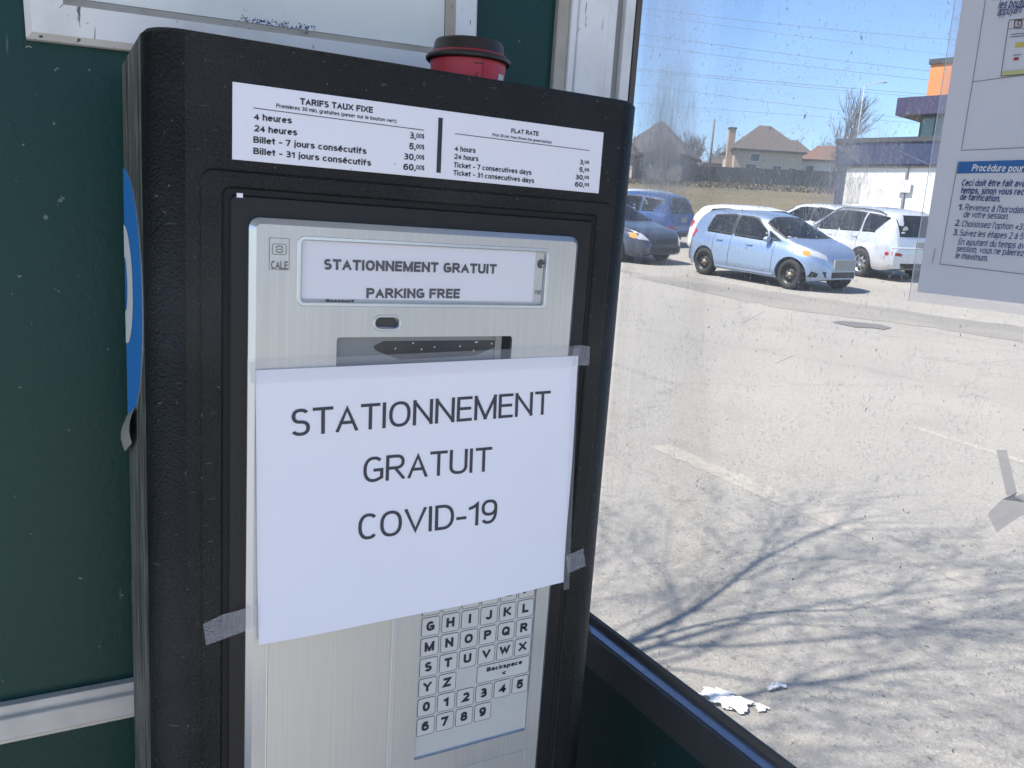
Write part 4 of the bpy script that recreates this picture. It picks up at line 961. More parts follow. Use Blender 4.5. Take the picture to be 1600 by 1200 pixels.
def mirror(par, m, x, y, z, sg):
    mb = MB(); lp = []
    for k in range(7):
        t = math.pi * k / 6; r = max(.004, math.sin(t) ** .6); lp.append([(x + .07 * -math.cos(t), y + sg * (.10 + .09 * r * math.cos(q) ), z + .065 * r * math.sin(q)) for q in [2 * math.pi * j / 12 for j in range(12)]])
    mb.loft(lp, m, True, True, True, True); mb.tube([(x, y - sg * .03, z - .03), (x, y + sg * .06, z - .02)], .025, TRIM, 6); mb.build('mirror', par, True)

def make_car(spec, name, x, y, rz, label, group='cars parked in the lot'):
    g = gz(x, y); c = thing(name, (x, y, g), label, 'car', group, rz)
    # lean with the slope of the lot
    e = .5; nx = (gz(x + e, y) - gz(x - e, y)) / (2 * e); ny = (gz(x, y + e) - gz(x, y - e)) / (2 * e)
    n = Vector((-nx, -ny, 1)).normalized(); q = Vector((0, 0, 1)).rotation_difference(n)
    c.rotation_euler = (q.to_matrix() @ Matrix.Rotation(rz, 3, 'Z')).to_euler()
    h = spec['hull']; P = spec['paint']; ax = spec['axles']; rw = spec['rw']
    bo = h.mesh(P, 'body', c, ax, rw); bm = bmesh.new(); bm.from_mesh(bo.data); kill = []
    def inp(pl, x, z):
        r = False
        for (x0, z0), (x1, z1) in zip(pl, pl[1:] + pl[:1]):
            if (z0 > z) != (z1 > z) and x < (x1 - x0) * (z - z0) / (z1 - z0) + x0: r = not r
        return r
    tint = spec.get('tint', False)
    for f in bm.faces:
        q = f.calc_center_median()
        if not tint and (any(inp(pl, q.x, q.z) for _, pl in spec['side']) and abs(q.y) > .45 or inp(spec['ws'], q.x, q.y) and q.z > 1.0 * h.top(0) / 1.5): kill.append(f)
    bmesh.ops.delete(bm, geom=kill, context='FACES'); bm.to_mesh(bo.data); bm.free()
    if not tint:
        zf_ = h.belt(0) - .42
        for sx_, yy_, wd_ in ((.08, .36, .23), (.08, -.36, .23), (-.85, .0, .58)):
            mb = MB(); mb.box(sx_ - .25, sx_ + .22, yy_ - wd_, yy_ + wd_, zf_ - .15, zf_ + .10, SEAT, .05); mb.box(sx_ - .34, sx_ - .18, yy_ - wd_, yy_ + wd_, zf_ + .05, zf_ + .62, SEAT, .06)
            for hy in ((yy_,) if wd_ < .3 else (-.34, .34)): mb.box(sx_ - .36, sx_ - .24, hy - .13, hy + .13, zf_ + .64, zf_ + .82, SEAT, .04)
            mb.build('seat', c, True)
        mb = MB(); mb.box(.62, 1.0, -.62, .62, zf_ + .1, h.belt(.8) + .02, SEAT, .04); mb.build('dashboard', c, True)
        mb = MB(); ps_ = [(.55 + .05 * math.cos(t), .36 + .18 * math.sin(t), h.belt(.5) + .02 + .17 * math.cos(t)) for t in [2 * math.pi * k / 16 for k in range(17)]]; mb.tube(ps_, .016, SEAT, 5); mb.build('steering_wheel', c, True)
    for a in ax:
        for sg in (-1, 1): wheel(c, a, sg * (h.w(a) - .115), rw, sg, spec['wheel'])
    def seal(pl, mode, sg=1):
        cx_ = sum(p[0] for p in pl) / len(pl); cz_ = sum(p[1] for p in pl) / len(pl); mb = MB(); A, B = [], []
        for (a, b), (a2, b2) in zip(pl, pl[1:] + pl[:1]):
            for k in range(6):
                u_, v_ = a + (a2 - a) * k / 6, b + (b2 - b) * k / 6; dl = math.hypot(u_ - cx_, v_ - cz_)
                for L_, o_ in ((A, -.012), (B, .020)):
                    q = (u_ + (u_ - cx_) / dl * o_, v_ + (v_ - cz_) / dl * o_); L_.append((q[0], sg * (h.side(*q) + .0075), q[1]) if mode == 'side' else (q[0], q[1], h.topz(*q) + .008))
        A = mb.pts(A); B = mb.pts(B)
        for k in range(len(A)): mb.face([A[k], A[(k + 1) % len(A)], B[(k + 1) % len(A)], B[k]], TRIM)
        mb.build('window_seal', c, True)
    seal(spec['ws'], 'top')
    for nm, poly in spec['side']:
        for sg in (-1, 1): seal(poly, 'side', sg)
        for sg in (-1, 1): h.patch(poly, 'side', TINT if tint else CGLASS, nm, c, .005, 7, sg)
    for poly in spec.get('pillar', []):
        for sg in (-1, 1): h.patch(poly, 'side', TRIM, 'door_pillar', c, .0065, 4, sg)
    h.patch(spec['ws'], 'top', TINT if tint else CGLASS, 'windshield', c, .006, 10)
    h.patch(spec['rearw'], 'end', TINT, 'rear_window', c, .008, 8, -1)
    for sg in (-1, 1):
        f = lambda pl: [(a * sg, b) for a, b in pl]
        hl = h.patch(f(spec['head']), 'end', LAMP, 'headlight', c, .008, 5, 1)
        h.patch(spec['headside'], 'side', spec.get('hsm', AMBER), 'side_lens', c, .007, 3, sg)
        h.patch(f(spec['tail']), 'end', REDL, 'taillight', c, .008, 5, -1)
        h.patch(spec['tailside'], 'side', REDL, 'taillight', c, .008, 4, sg)
        for hx, hz in spec['handles']:
            mb = MB(); yy = sg * h.side(hx, hz); mb.box(hx - .09, hx + .09, yy - .004, yy + sg * .035, hz - .018, hz + .018, P if spec.get('hm') is None else spec['hm'], .012); mb.build('door_handle', c, True)
        for xs in spec['seams']:
            mb = MB(); zs = [h.zb(xs) + .10 + (h.belt(xs) - h.zb(xs) - .10) * k / 10 for k in range(11)]
            mb.tube([(xs, sg * (h.side(xs, z) + .0005), z) for z in zs], .004, WELL, 4); mb.build('door_seam', c, True)
        mx_, mz_ = spec['mirror']; mirror(c, P, mx_, sg * h.side(mx_, mz_), mz_, sg)
        mb = MB(); xs = [ax[0] + rw + .1 + (ax[1] - ax[0] - 2 * rw - .2) * k / 8 for k in range(9)]
        mb.loft([[(xx, sg * (h.lo(xx, h.zb(xx) + .09) + .004), h.zb(xx) + .09), (xx, sg * (h.lo(xx, h.zb(xx) + .05) + .020), h.zb(xx) + .045), (xx, sg * (h.lo(xx, h.zb(xx)) - .02), h.zb(xx) + .0)] for xx in xs], spec.get('sill', P), False, False); mb.build('sill', c, True)
    for poly in spec['grille']: h.patch(poly, 'end', TRIM, 'grille', c, .007, 6, 1)
    for poly in spec.get('bumper', []): h.patch(poly, 'end', TRIM, 'rear_bumper', c, .009, 6, -1)
    if 'plate' in spec:
        x0 = h.end(0, spec['plate'][2], 1) + .02; a, b, z = spec['plate']; mb = MB(); mb.box(x0 - .02, x0 + .012, -a / 2, a / 2, z - b / 2, z + b / 2, PLATE, .004); mb.build('front_plate', c, True)
    zr = .55 if 'rplate' not in spec else spec['rplate']
    x0 = h.end(0, zr, -1) - .012; mb = MB(); mb.box(x0 - .008, x0 + .02, -.155, .155, zr - .08, zr + .08, PLATE, .003); mb.build('rear_plate', c, True)
    for hx in spec.get('rails', []):
        for sg in (-1, 1):
            mb = MB(); a, b = hx; pts_ = []
            for k in range(15):
                xx = a + (b - a) * k / 14; yy = h.w(0) * .68; up = .055 * min(1, min(k, 14 - k) / 1.5); pts_.append((xx, sg * yy, h.topz(xx, yy) + up - .005))
            mb.tube(pts_, .016, mat('roof_rail_dark', (.05, .05, .055), .4, .5), 6); mb.build('roof_rail', c, True)
    if 'extra' in spec: spec['extra'](c, h)
    return c

def hatch_spec(P, k=1.0, wheel_='steel', plate=True, hz=1.50, L=3.90, W=.85):
    a = L / 3.9; z = hz / 1.5
    T = [(-1.95, .55), (-1.93, .95), (-1.88, 1.06), (-1.74, 1.34), (-1.60, 1.445), (-1.2, 1.49), (-.6, 1.505), (-.1, 1.49), (.30, 1.43), (1.12, 1.02), (1.22, .985), (1.6, .89), (1.80, .80), (1.88, .70), (1.93, .58), (1.95, .48)]
    B = [(-1.95, .50), (-1.9, .93), (-1.7, .99), (-.9, .965), (0, .93), (.8, .90), (1.15, .89), (1.5, .80), (1.8, .70), (1.95, .44)]
    Wd = [(-1.95, .60), (-1.88, .70), (-1.75, .78), (-1.4, .835), (-.8, .85), (.8, .85), (1.25, .84), (1.5, .785), (1.70, .68), (1.86, .50), (1.95, .30)]
    sc = lambda t: [(p * a, q * z) for p, q in t]
    h = Hull(L, sc(T), sc(B), [(p * a, q * W / .85) for p, q in Wd])
    s = lambda pl: [(p * a, q * z) for p, q in pl]
    d = dict(hull=h, paint=P, axles=(-1.24 * a, 1.27 * a), rw=.305, wheel=wheel_,
             side=[('rear_side_window', s([(-1.28, 1.03), (-.50, .995), (-.50, 1.385), (-.62, 1.40), (-1.18, 1.36)])), ('front_side_window', s([(-.42, .99), (.56, .955), (.44, 1.14), (.10, 1.345), (-.10, 1.38), (-.42, 1.39)])), ('quarter_window', s([(.62, .955), (.93, .945), (.52, 1.13)]))],
             pillar=[s([(-.50, .995), (-.42, .99), (-.42, 1.39), (-.50, 1.39)])],
             ws=[(.36 * a, -.60), (.36 * a, .60), (1.02 * a, .70), (1.10 * a, .40), (1.12 * a, 0), (1.10 * a, -.40), (1.02 * a, -.70)],
             rearw=[(-.55, 1.08 * z), (.55, 1.08 * z), (.47, 1.38 * z), (-.47, 1.38 * z)],
             head=[(.40, .64 * z), (.64, .72 * z), (.70, .83 * z), (.58, .82 * z), (.42, .74 * z)], headside=s([(1.50, .74), (1.64, .70), (1.60, .80), (1.45, .81)]),
             tail=[(.56, .78 * z), (.68, .78 * z), (.66, 1.02 * z), (.56, 1.0 * z)], tailside=s([(-1.90, .80), (-1.70, .83), (-1.62, .98), (-1.80, 1.05)]),
             handles=[(-.78 * a, .84 * z), (.12 * a, .81 * z)], seams=[-.98 * a, -.46 * a, .80 * a], mirror=(.62 * a, .96 * z),
             grille=[[(-.44, .30), (.44, .30), (.50, .42), (-.50, .42)], [(-.70, .30), (-.58, .30), (-.56, .38), (-.66, .42)], [(.70, .30), (.58, .30), (.56, .38), (.66, .42)]])
    if plate: d['plate'] = (.62, .22, .56)
    return d
def place(px_f, px_r, ax, yw_):                         # ground points under the near-side wheels -> car centre and heading
    f = Vector((*ground(*px_f).xy,)); r = Vector((*ground(*px_r).xy,)); return f, r
BLUEP = paint('light_blue_paint', (.30, .39, .54), .66, .38)
make_car(hatch_spec(BLUEP, hz=1.50), 'parked_car', 13.98, 13.02, math.radians(-89), 'light metallic blue hatchback with black steel wheels and blank grey front plate, nearest the window')
# dark sedan half hidden by the meter
def sedan_spec(P):
    T = [(-2.3, .6), (-2.27, .92), (-2.2, .99), (-1.6, 1.05), (-1.0, 1.36), (-.6, 1.43), (-.1, 1.44), (.25, 1.40), (1.05, 1.02), (1.15, .98), (1.8, .88), (2.1, .78), (2.2, .70), (2.28, .58), (2.3, .48)]
    B = [(-2.3, .55), (-2.2, .90), (-1.5, .95), (0, .93), (1.0, .90), (1.6, .80), (2.1, .70), (2.3, .44)]
    Wd = [(-2.3, .65), (-2.2, .74), (-1.9, .83), (-1.2, .87), (1.2, .87), (1.8, .82), (2.05, .74), (2.2, .62), (2.3, .46)]
    return dict(hull=Hull(4.6, T, B, Wd), paint=P, axles=(-1.35, 1.35), rw=.32, wheel='alloy',
                side=[('rear_side_window', [(-1.15, 1.0), (-.30, .985), (-.30, 1.34), (-.8, 1.31)]), ('front_side_window', [(-.22, .98), (.75, .95), (.10, 1.30), (-.22, 1.34)])], pillar=[[(-.30, .985), (-.22, .98), (-.22, 1.34), (-.30, 1.34)]],
                ws=[(.32, -.58), (.32, .58), (.98, .70), (1.06, .4), (1.08, 0), (1.06, -.4), (.98, -.70)], rearw=[(-.55, 1.10), (.55, 1.10), (.48, 1.34), (-.48, 1.34)],
                head=[(.48, .60), (.70, .62), (.76, .76), (.62, .77)], headside=[(1.82, .66), (2.0, .63), (1.98, .74), (1.80, .77)],
                tail=[(.5, .75), (.7, .75), (.7, .9), (.5, .9)], tailside=[(-2.2, .75), (-2.0, .78), (-1.98, .9), (-2.18, .9)], handles=[(-.95, .82), (.05, .80)], seams=[-1.05, -.26, .95], mirror=(.72, .98),
                grille=[[(-.62, .30), (.62, .30), (.66, .44), (-.66, .44)], [(-.42, .52), (.42, .52), (.46, .64), (-.46, .64)]])
make_car(sedan_spec(paint('dark_blue_grey_paint', (.045, .058, .085), .4)), 'parked_car', *afar(946, 400, 23).xy, math.radians(-86), 'dark blue grey sedan partly hidden by the meter, behind the light blue hatchback')
# silver SUV facing away
def suv_spec(P, rails=True, L=4.65, hz=1.68, W=.90):
    a = L / 4.65; z = hz / 1.68
    T = [(-2.32, .60), (-2.30, 1.02), (-2.22, 1.18), (-2.05, 1.52), (-1.92, 1.60), (-1.5, 1.655), (-.8, 1.68), (-.1, 1.665), (.30, 1.60), (1.08, 1.14), (1.2, 1.09), (1.8, 1.0), (2.1, .90), (2.24, .76), (2.32, .55)]
    B = [(-2.32, .6), (-2.25, 1.04), (-1.6, 1.10), (-.5, 1.06), (.6, 1.02), (1.2, 1.0), (1.8, .90), (2.15, .78), (2.32, .5)]
    Wd = [(-2.32, .70), (-2.2, .79), (-1.9, .87), (-1.2, .90), (1.2, .90), (1.8, .85), (2.1, .76), (2.25, .62), (2.32, .5)]
    sc = lambda t: [(p * a, q * z) for p, q in t]; s = sc
    d = dict(hull=Hull(L, sc(T), sc(B), [(p * a, q * W / .9) for p, q in Wd], .17, 4.5, .24), paint=P, axles=(-1.33 * a, 1.34 * a), rw=.345, wheel='alloy',
             side=[('quarter_window', s([(-1.62, 1.16), (-1.18, 1.145), (-1.18, 1.53), (-1.95, 1.47)])), ('rear_side_window', s([(-1.08, 1.14), (-.30, 1.11), (-.30, 1.55), (-1.08, 1.535)])), ('front_side_window', s([(-.22, 1.11), (.78, 1.07), (.62, 1.22), (.14, 1.50), (-.22, 1.55)]))],
             pillar=[s([(-.30, 1.11), (-.22, 1.11), (-.22, 1.55), (-.30, 1.55)])],
             ws=[(.38 * a, -.64), (.38 * a, .64), (1.0 * a, .74), (1.08 * a, .4), (1.1 * a, 0), (1.08 * a, -.4), (1.0 * a, -.74)],
             rearw=[(-.72, 1.05 * z), (.72, 1.05 * z), (.76, 1.2 * z), (.66, 1.54 * z), (-.66, 1.54 * z), (-.76, 1.2 * z)],
             head=[(.5, .74 * z), (.74, .78 * z), (.76, .92 * z), (.6, .90 * z)], headside=s([(1.9, .80), (2.05, .76), (2.02, .9), (1.88, .92)]),
             tail=[(.74, .62 * z), (.50, .60 * z), (.50, .67 * z), (.74, .70 * z)], tailside=s([(-2.20, .62), (-2.12, .62), (-2.12, .69), (-2.20, .69)]),
             handles=[(-1.0 * a, .97 * z), (.0, .94 * z)], seams=[-1.10 * a, -.26 * a, .95 * a], mirror=(.72 * a, 1.08 * z), grille=[[(-.5, .34), (.5, .34), (.6, .55), (-.6, .55)]],
             bumper=[[(-.75, .30), (.75, .30), (.75, .44), (-.75, .44)]], rplate=.86 * z)
    if rails: d['rails'] = [(-1.75 * a, .25 * a)]
    return d
SILVER = paint('silver_paint', (.60, .62, .66), .40)
def suv_extra(c, h):
    mb = MB(); bx = h.end(.42, 1.22, -1) - .012; lp = mb.pts([(bx - .004, .42 + .075 * math.cos(2 * math.pi * k / 20), 1.22 + .075 * math.sin(2 * math.pi * k / 20)) for k in range(20)]); mb.face(lp, BADGE); mb.build('round_sticker', c, True)
    mb = MB(); mb.loft([[(h.end(yy, .78, -1) - .01, yy, .77), (h.end(yy, .80, -1) - .03, yy, .795), (h.end(yy, .82, -1) - .008, yy, .82)] for yy in [-.74 + 1.48 * k / 10 for k in range(11)]], SILVER, False, False); mb.build('bumper_lip', c, True)
q_ = ground(1341, 432); hh = math.radians(76); suv_at = (q_.x - (math.cos(hh) * -1.33 - math.sin(hh) * .84), q_.y - (math.sin(hh) * -1.33 + math.cos(hh) * .84))
sp = suv_spec(SILVER); sp['extra'] = suv_extra
make_car(sp, 'parked_car', *suv_at, hh, 'silver SUV with dark roof rails facing away, round sticker on its tinted rear window')
WHITEP = paint('white_paint', (.78, .78, .78), .0); PEARL = paint('pearl_white_paint', (.72, .73, .76), .15)
make_car(hatch_spec(WHITEP, wheel_='alloy', plate=False, hz=1.50, L=4.3, W=.88), 'parked_car', *afar(1188, 400, 24).xy, math.radians(-86), 'white hatchback with red wrap round taillight, parked just behind the light blue car')
make_car(hatch_spec(PEARL, wheel_='alloy', plate=False, hz=1.47, L=4.3, W=.88), 'parked_car', *afar(1266, 400, 30).xy, math.radians(90), 'white car of which only window and roof show between the light blue and silver cars')
make_car(suv_spec(paint('royal_blue_paint', (.030, .085, .26), .35), False, 4.4, 1.62, .88), 'parked_car', *afar(978, 400, 28.4).xy, math.radians(104), 'deep blue crossover behind the dark sedan, its tail toward the right')
make_car(hatch_spec(paint('pale_silver_paint', (.62, .64, .66), .3), wheel_='alloy', plate=False, hz=1.5, L=4.2), 'parked_car', *afar(985, 400, 34).xy, math.radians(90), 'pale silver car at the far left, only its roof showing above the blue crossover')

# ------------------------------------------------------------------ store building on the right
BLUEW = mat('navy_metal_siding', (.020, .030, .085), .5, layers=[((1.2, 1.2, .05), .45, .7, (.028, .040, .105), .7, 2)], bump=[((9, 9, .02), .4, .03, 1)])
FLASH = mat('dark_flashing', (.05, .05, .055), .5); WHW = mat('white_metal_wall', (.80, .79, .77), .55, layers=[((.3, .3, 2), .5, .8, (.74, .73, .70), .6, 3)])
CLEARGREY = mat('pale_sign', (.55, .55, .62), .5)
def azp(az, r): a = math.radians(az); return Vector((CAM.x + math.sin(a) * r, CAM.y + math.cos(a) * r))
wa, wb = azp(49.45, 48.3), azp(64, 43.8); we = (wb - wa).normalized(); wn = Vector((we.y, -we.x))
if wn.dot(CAM.xy - wa) < 0: wn = -wn
st_ = thing('store_building', (*((wa + wb) / 2), gz(*((wa + wb) / 2))), 'long low store with navy siding band above a blank white wall', 'building')
def wbox(mb, s0, s1, d0, d1, z0, z1, m, o=wa, e=we, n=wn, bev=0):
    c = [o + e * s + n * d for s in (s0, s1) for d in (d0, d1)]
    v = mb.pts([(p.x, p.y, z) for z in (z0, z1) for p in c])
    for q in ((0, 1, 3, 2), (4, 6, 7, 5), (0, 2, 6, 4), (1, 5, 7, 3), (0, 4, 5, 1), (2, 3, 7, 6)): mb.face([v[i] for i in q], m)
LEN = (wb - wa).length; zt0 = CAM.z + .1089 * 48.3 + .03; zf = CAM.z + .0853 * 48.0
mb = MB(); wbox(mb, .05, LEN, -14, -.02, 0, zt0 - .12, BLUEW); mb.build('wall', st_)
mb = MB(); wbox(mb, 0, LEN, -.019, .35, zf, zt0 - .13, BLUEW); mb.build('fascia', st_)
mb = MB(); wbox(mb, -.06, LEN, -14.05, .42, zt0 - .129, zt0 + .09, FLASH); mb.build('roof_flashing', st_)
mb = MB(); wbox(mb, .62, LEN, -.019, .16, 0, zf - .004, WHW); wbox(mb, .52, .619, -.019, .20, 0, zf - .004, FLASH); mb.build('white_wall', st_)
mb = MB(); wbox(mb, .5, LEN, .0, .30, zf - .14, zf - .004, FLASH); mb.build('soffit', st_)
pA = ray(1402, 300); s_pipe = 3.72
mb = MB(); wbox(mb, s_pipe, s_pipe + .10, .165, .27, 0, zf - .15, mat('grey_pipe', (.22, .22, .23), .5)); mb.build('downpipe', st_)
mb = MB(); wbox(mb, s_pipe - .25, s_pipe + .38, .28, .31, CAM.z + 2.75, CAM.z + 3.35, CLEARGREY); mb.build('wall_sign', st_)
mb = MB(); wbox(mb, .85, 1.5, .165, .18, CAM.z + 2.2, CAM.z + 3.5, mat('wall_stain', (.60, .58, .55), .7)); mb.build('faded_panel', st_)
# tower with the orange block
ta, tb = azp(53.72, 62), azp(64, 58); te = (tb - ta).normalized(); tn = Vector((te.y, -te.x))
if tn.dot(CAM.xy - ta) < 0: tn = -tn
tw = thing('store_tower', (*((ta + tb) / 2), gz(*((ta + tb) / 2))), 'tall entrance block with orange upper wall, purple canopy band and green glass below', 'building')
TL2 = (tb - ta).length; hz = lambda e: CAM.z + e * 62
ORG = mat('orange_panel', (.62, .235, .075), .6, layers=[((.2, .2, 3), .45, .6, (.56, .21, .07), .6, 2)]); PUR = mat('purple_band', (.034, .027, .080), .5); GGL = mat('green_glass', (.10, .17, .15), .15, .2); GGD = mat('green_glass_dark', (.06, .10, .09), .15, .2)
mb = MB(); wbox(mb, .15, TL2, -9, -.01, hz(.1537) + .005, hz(.1875), ORG, ta, te, tn); mb.build('orange_block', tw)
mb = MB(); wbox(mb, .05, TL2, -9.1, .1, hz(.1876), hz(.1925), FLASH, ta, te, tn); mb.build('roof_cap', tw)
mb = MB(); wbox(mb, -1.15, TL2, -8, 1.1, hz(.1362), hz(.1537), PUR, ta, te, tn); mb.build('canopy_band', tw)
mb = MB(); wbox(mb, .15, TL2, -9, -.01, 3, hz(.1361), GGD, ta, te, tn)
for k in range(8): wbox(mb, .2 + k * 1.15, .2 + k * 1.15 + .75, -.009, .06, 3, hz(.1360), GGL, ta, te, tn)
wbox(mb, .02, .149, -9, .0, 3, hz(.136), FLASH, ta, te, tn); mb.build('glass_wall', tw)

# ------------------------------------------------------------------ houses, fence, poles, wires, trees beyond
SHING = mat('grey_brown_shingles', (.115, .10, .095), .9, layers=[((2, 2, 9), .45, .6, (.10, .082, .075), .7, 3)]); SHINGR = mat('red_brown_shingles', (.19, .11, .085), .9, layers=[((2, 2, 9), .45, .6, (.15, .09, .07), .7, 3)])
SHG = mat('slate_shingles', (.105, .10, .105), .9, layers=[((2, 2, 9), .45, .6, (.085, .08, .085), .7, 3)])
CREAM = mat('cream_stucco', (.50, .44, .36), .85); TANB = mat('tan_brick', (.36, .26, .18), .9); GREYB = mat('grey_brick', (.20, .185, .18), .9, layers=[((3, 3, 12), .45, .6, (.16, .15, .145), .7, 2)]); WHH = mat('white_siding', (.66, .65, .63), .8); HWIN = mat('house_window_glass', (.03, .035, .045), .1, 0, spec=.7)
def house(name, uc, vb, D, wd, dp, hw, hr, rot, label, walls, roof, wins=(), chim=None, wing=None, ridge=.35):
    p = afar(uc, vb, D); g = zt(D) + .05; base = g - .3
    t = thing(name, (p.x, p.y, g), label, 'house', 'houses beyond the lawn', 0)
    az = math.atan2(U2.y, U2.x) - math.pi / 2 + math.radians(rot); ex = Vector((math.cos(az), math.sin(az))); ey = Vector((-ex.y, ex.x)); o = p.xy
    def P(a, b, z): q = o + ex * a + ey * b; return (q.x, q.y, z)
    def bx(mb, a0, a1, b0, b1, z0, z1, m):
        v = mb.pts([P(a, b, z) for z in (z0, z1) for b in (b0, b1) for a in (a0, a1)])
        for q in ((0, 2, 3, 1), (4, 5, 7, 6), (0, 1, 5, 4), (2, 6, 7, 3), (0, 4, 6, 2), (1, 3, 7, 5)): mb.face([v[i] for i in q], m)
    def hip(mb, a0, a1, b0, b1, z0, h, rd):
        ov = .45; a0 -= ov; a1 += ov; b0 -= ov; b1 += ov; m = (b0 + b1) / 2; ca = (a0 + a1) / 2; r = (a1 - a0) / 2 * rd
        v = mb.pts([P(a0, b0, z0), P(a1, b0, z0), P(a1, b1, z0), P(a0, b1, z0), P(ca - r, m, z0 + h), P(ca + r, m, z0 + h)])
        w = mb.pts([P(a0, b0, z0 - .22), P(a1, b0, z0 - .22), P(a1, b1, z0 - .22), P(a0, b1, z0 - .22)])
        for q in ((0, 1, 5, 4), (1, 2, 5), (2, 3, 4, 5), (3, 0, 4)): mb.face([v[i] for i in q], roof)
        for k in range(4): mb.face([w[k], w[(k + 1) % 4], v[(k + 1) % 4], v[k]], FLASH)
        mb.face(w, FLASH)
    mb = MB(); bx(mb, -wd / 2, wd / 2, -dp / 2, dp / 2, base, g + hw - .23, walls)
    if wing: bx(mb, wing[0], wing[1], -dp / 2 - wing[2], -dp / 2 - .01, base, g + wing[3] - .23, wing[5])
    mb.build('wall', t)
    mb = MB(); hip(mb, -wd / 2, wd / 2, -dp / 2, dp / 2, g + hw, hr, ridge); r_ = mb.build('roof', t)
    if wing:
        mb = MB(); hip(mb, wing[0], wing[1], -dp / 2 - wing[2], -dp / 2 + .3, g + wing[3], wing[4], .3); mb.build('wing_roof', t)
    for (a0, a1, z0, z1, off) in wins:
        mb = MB(); bx(mb, a0 - .1, a1 + .1, -dp / 2 - off - .06, -dp / 2 - off - .005, g + z0 - .1, g + z1 + .1, WHH); f = mb.build('window', t)
        mb = MB(); bx(mb, a0, a1, -dp / 2 - off - .08, -dp / 2 - off - .061, g + z0, g + z1, HWIN); mb.build('pane', f)
    if chim:
        a, b, w_, h_, m = chim; mb = MB(); bx(mb, a - w_ / 2, a + w_ / 2, b - w_ / 2, b + w_ / 2, base, g + h_, m); bx(mb, a - w_ / 2 - .08, a + w_ / 2 + .08, b - w_ / 2 - .08, b + w_ / 2 + .08, g + h_ + .002, g + h_ + .25, FLASH); mb.build('chimney', t)
    return t
house('gray_house', 1024, 290, 112, 8.4, 8, 2.9, 4.3, -8, 'grey brick house with steep slate hip roof left of the utility pole', GREYB, SHG,
      wins=((-1.0, .2, .9, 2.2, 0), (1.6, 2.8, .9, 2.2, 0)), wing=(-4.0, -1.6, 1.5, 2.5, 1.5, CREAM), ridge=.04)
house('cream_house', 1186, 278, 128, 9.2, 8, 4.0, 3.7, 14, 'cream two storey house with brown hip roof and tall pale side chimney', CREAM, SHING,
      wins=((-2.9, -1.5, .5, 2.0, 0), (.8, 1.9, .6, 2.0, 0), (-2.4, -1.2, 2.5, 3.4, 0), (2.9, 3.9, .5, 1.8, 0)), chim=(-5.0, -2.6, .9, 6.6, mat('pale_chimney_brick', (.46, .34, .26), .9)), wing=None, ridge=.16)
house('brown_roof_house', 1226, 278, 136, 7, 8, 3.2, 3.0, 10, 'lower dark house joined to the right of the cream house, with brown hip roof', GREYB, SHING, wins=((-.5, .8, .7, 2.0, 0),), ridge=.3)
house('white_house', 1287, 270, 134, 7.2, 7, 3.1, 2.3, 4, 'white house with red brown hip roof between the cream house and the blue store', WHH, SHINGR, wins=((-2.8, -1.9, 1.2, 2.2, 0),), ridge=.3)
house('far_house', 1362, 250, 150, 8, 7, 5.6, 2.6, -5, 'distant house whose red brown roof peeks over the navy store band', GREYB, SHINGR, ridge=.2)
house('low_house', 1138, 276, 150, 7.5, 6, 3.2, 1.6, 2, 'small pale bungalow behind the fence left of the tall chimney', CREAM, SHING, wins=((-1, .2, .8, 2.0, 0),), ridge=.4)
# fence
FEN = mat('dark_green_fence', (.04, .05, .055), .8, layers=[((3, 3, .3), .45, .7, (.07, .08, .085), .7, 4)]); FENW = mat('tan_wood_fence', (.26, .20, .15), .85)
def fence(u0, u1, D0, D1, h, m, label, step=2.4):
    a, b = afar(u0, 280, D0), afar(u1, 280, D1); e = (b.xy - a.xy); L_ = e.length; e.normalize(); n = Vector((e.y, -e.x))
    t = thing('fence', (*((a.xy + b.xy) / 2), (zt(D0) + zt(D1)) / 2), label, 'fence'); mb = MB(); k = 0; pm_ = MB()
    while k * step < L_:
        s0, s1 = k * step, min(L_, (k + 1) * step); D_ = D0 + (D1 - D0) * (s0 / L_); g = zt(D_)
        wbox(mb, s0 + .06, s1 - .06, -.03, .03, g, g + h, m, a.xy, e, n); wbox(pm_, s0 - .05, s0 + .05, -.06, .06, g - .2, g + h + .1, FENW if m is FENW else FLASH, a.xy, e, n); k += 1
    mb.build('fence_panels', t); pm_.build('fence_posts', t); return t
fence(1088, 1325, 112, 116, 2.0, FEN, 'long dark fence along the top of the lawn in front of the houses')
fence(1058, 1092, 112, 112, 2.1, FENW, 'short tan wooden fence section left of the dark fence')
rb = random.Random(77); mb = MB(); BRU = [mat('dead_brush', (.10, .08, .055), .95), mat('dead_brush_grey', (.085, .075, .068), .95), mat('straw_brush', (.17, .14, .085), .95)]
for k in range(5200):
    d = rb.uniform(88, 111); sv = rb.uniform(-30, 26); p = CAM.xy + U2 * d + V2 * sv; hgt = rb.uniform(.10, .34); g = zt(d) + .02
    a = rb.uniform(0, 3.14); wd = rb.uniform(.08, .22); e = Vector((math.cos(a), math.sin(a))) * wd; tip = p + Vector((rb.gauss(0, .15), rb.gauss(0, .15)))
    mb.face(mb.pts([(p.x - e.x, p.y - e.y, g), (p.x + e.x, p.y + e.y, g), (tip.x, tip.y, g + hgt)]), rb.choice(BRU))
tag(mb.build('dry_brush'), 'brown dead brush covering the upper lawn below the fence', 'brush', kind='stuff')
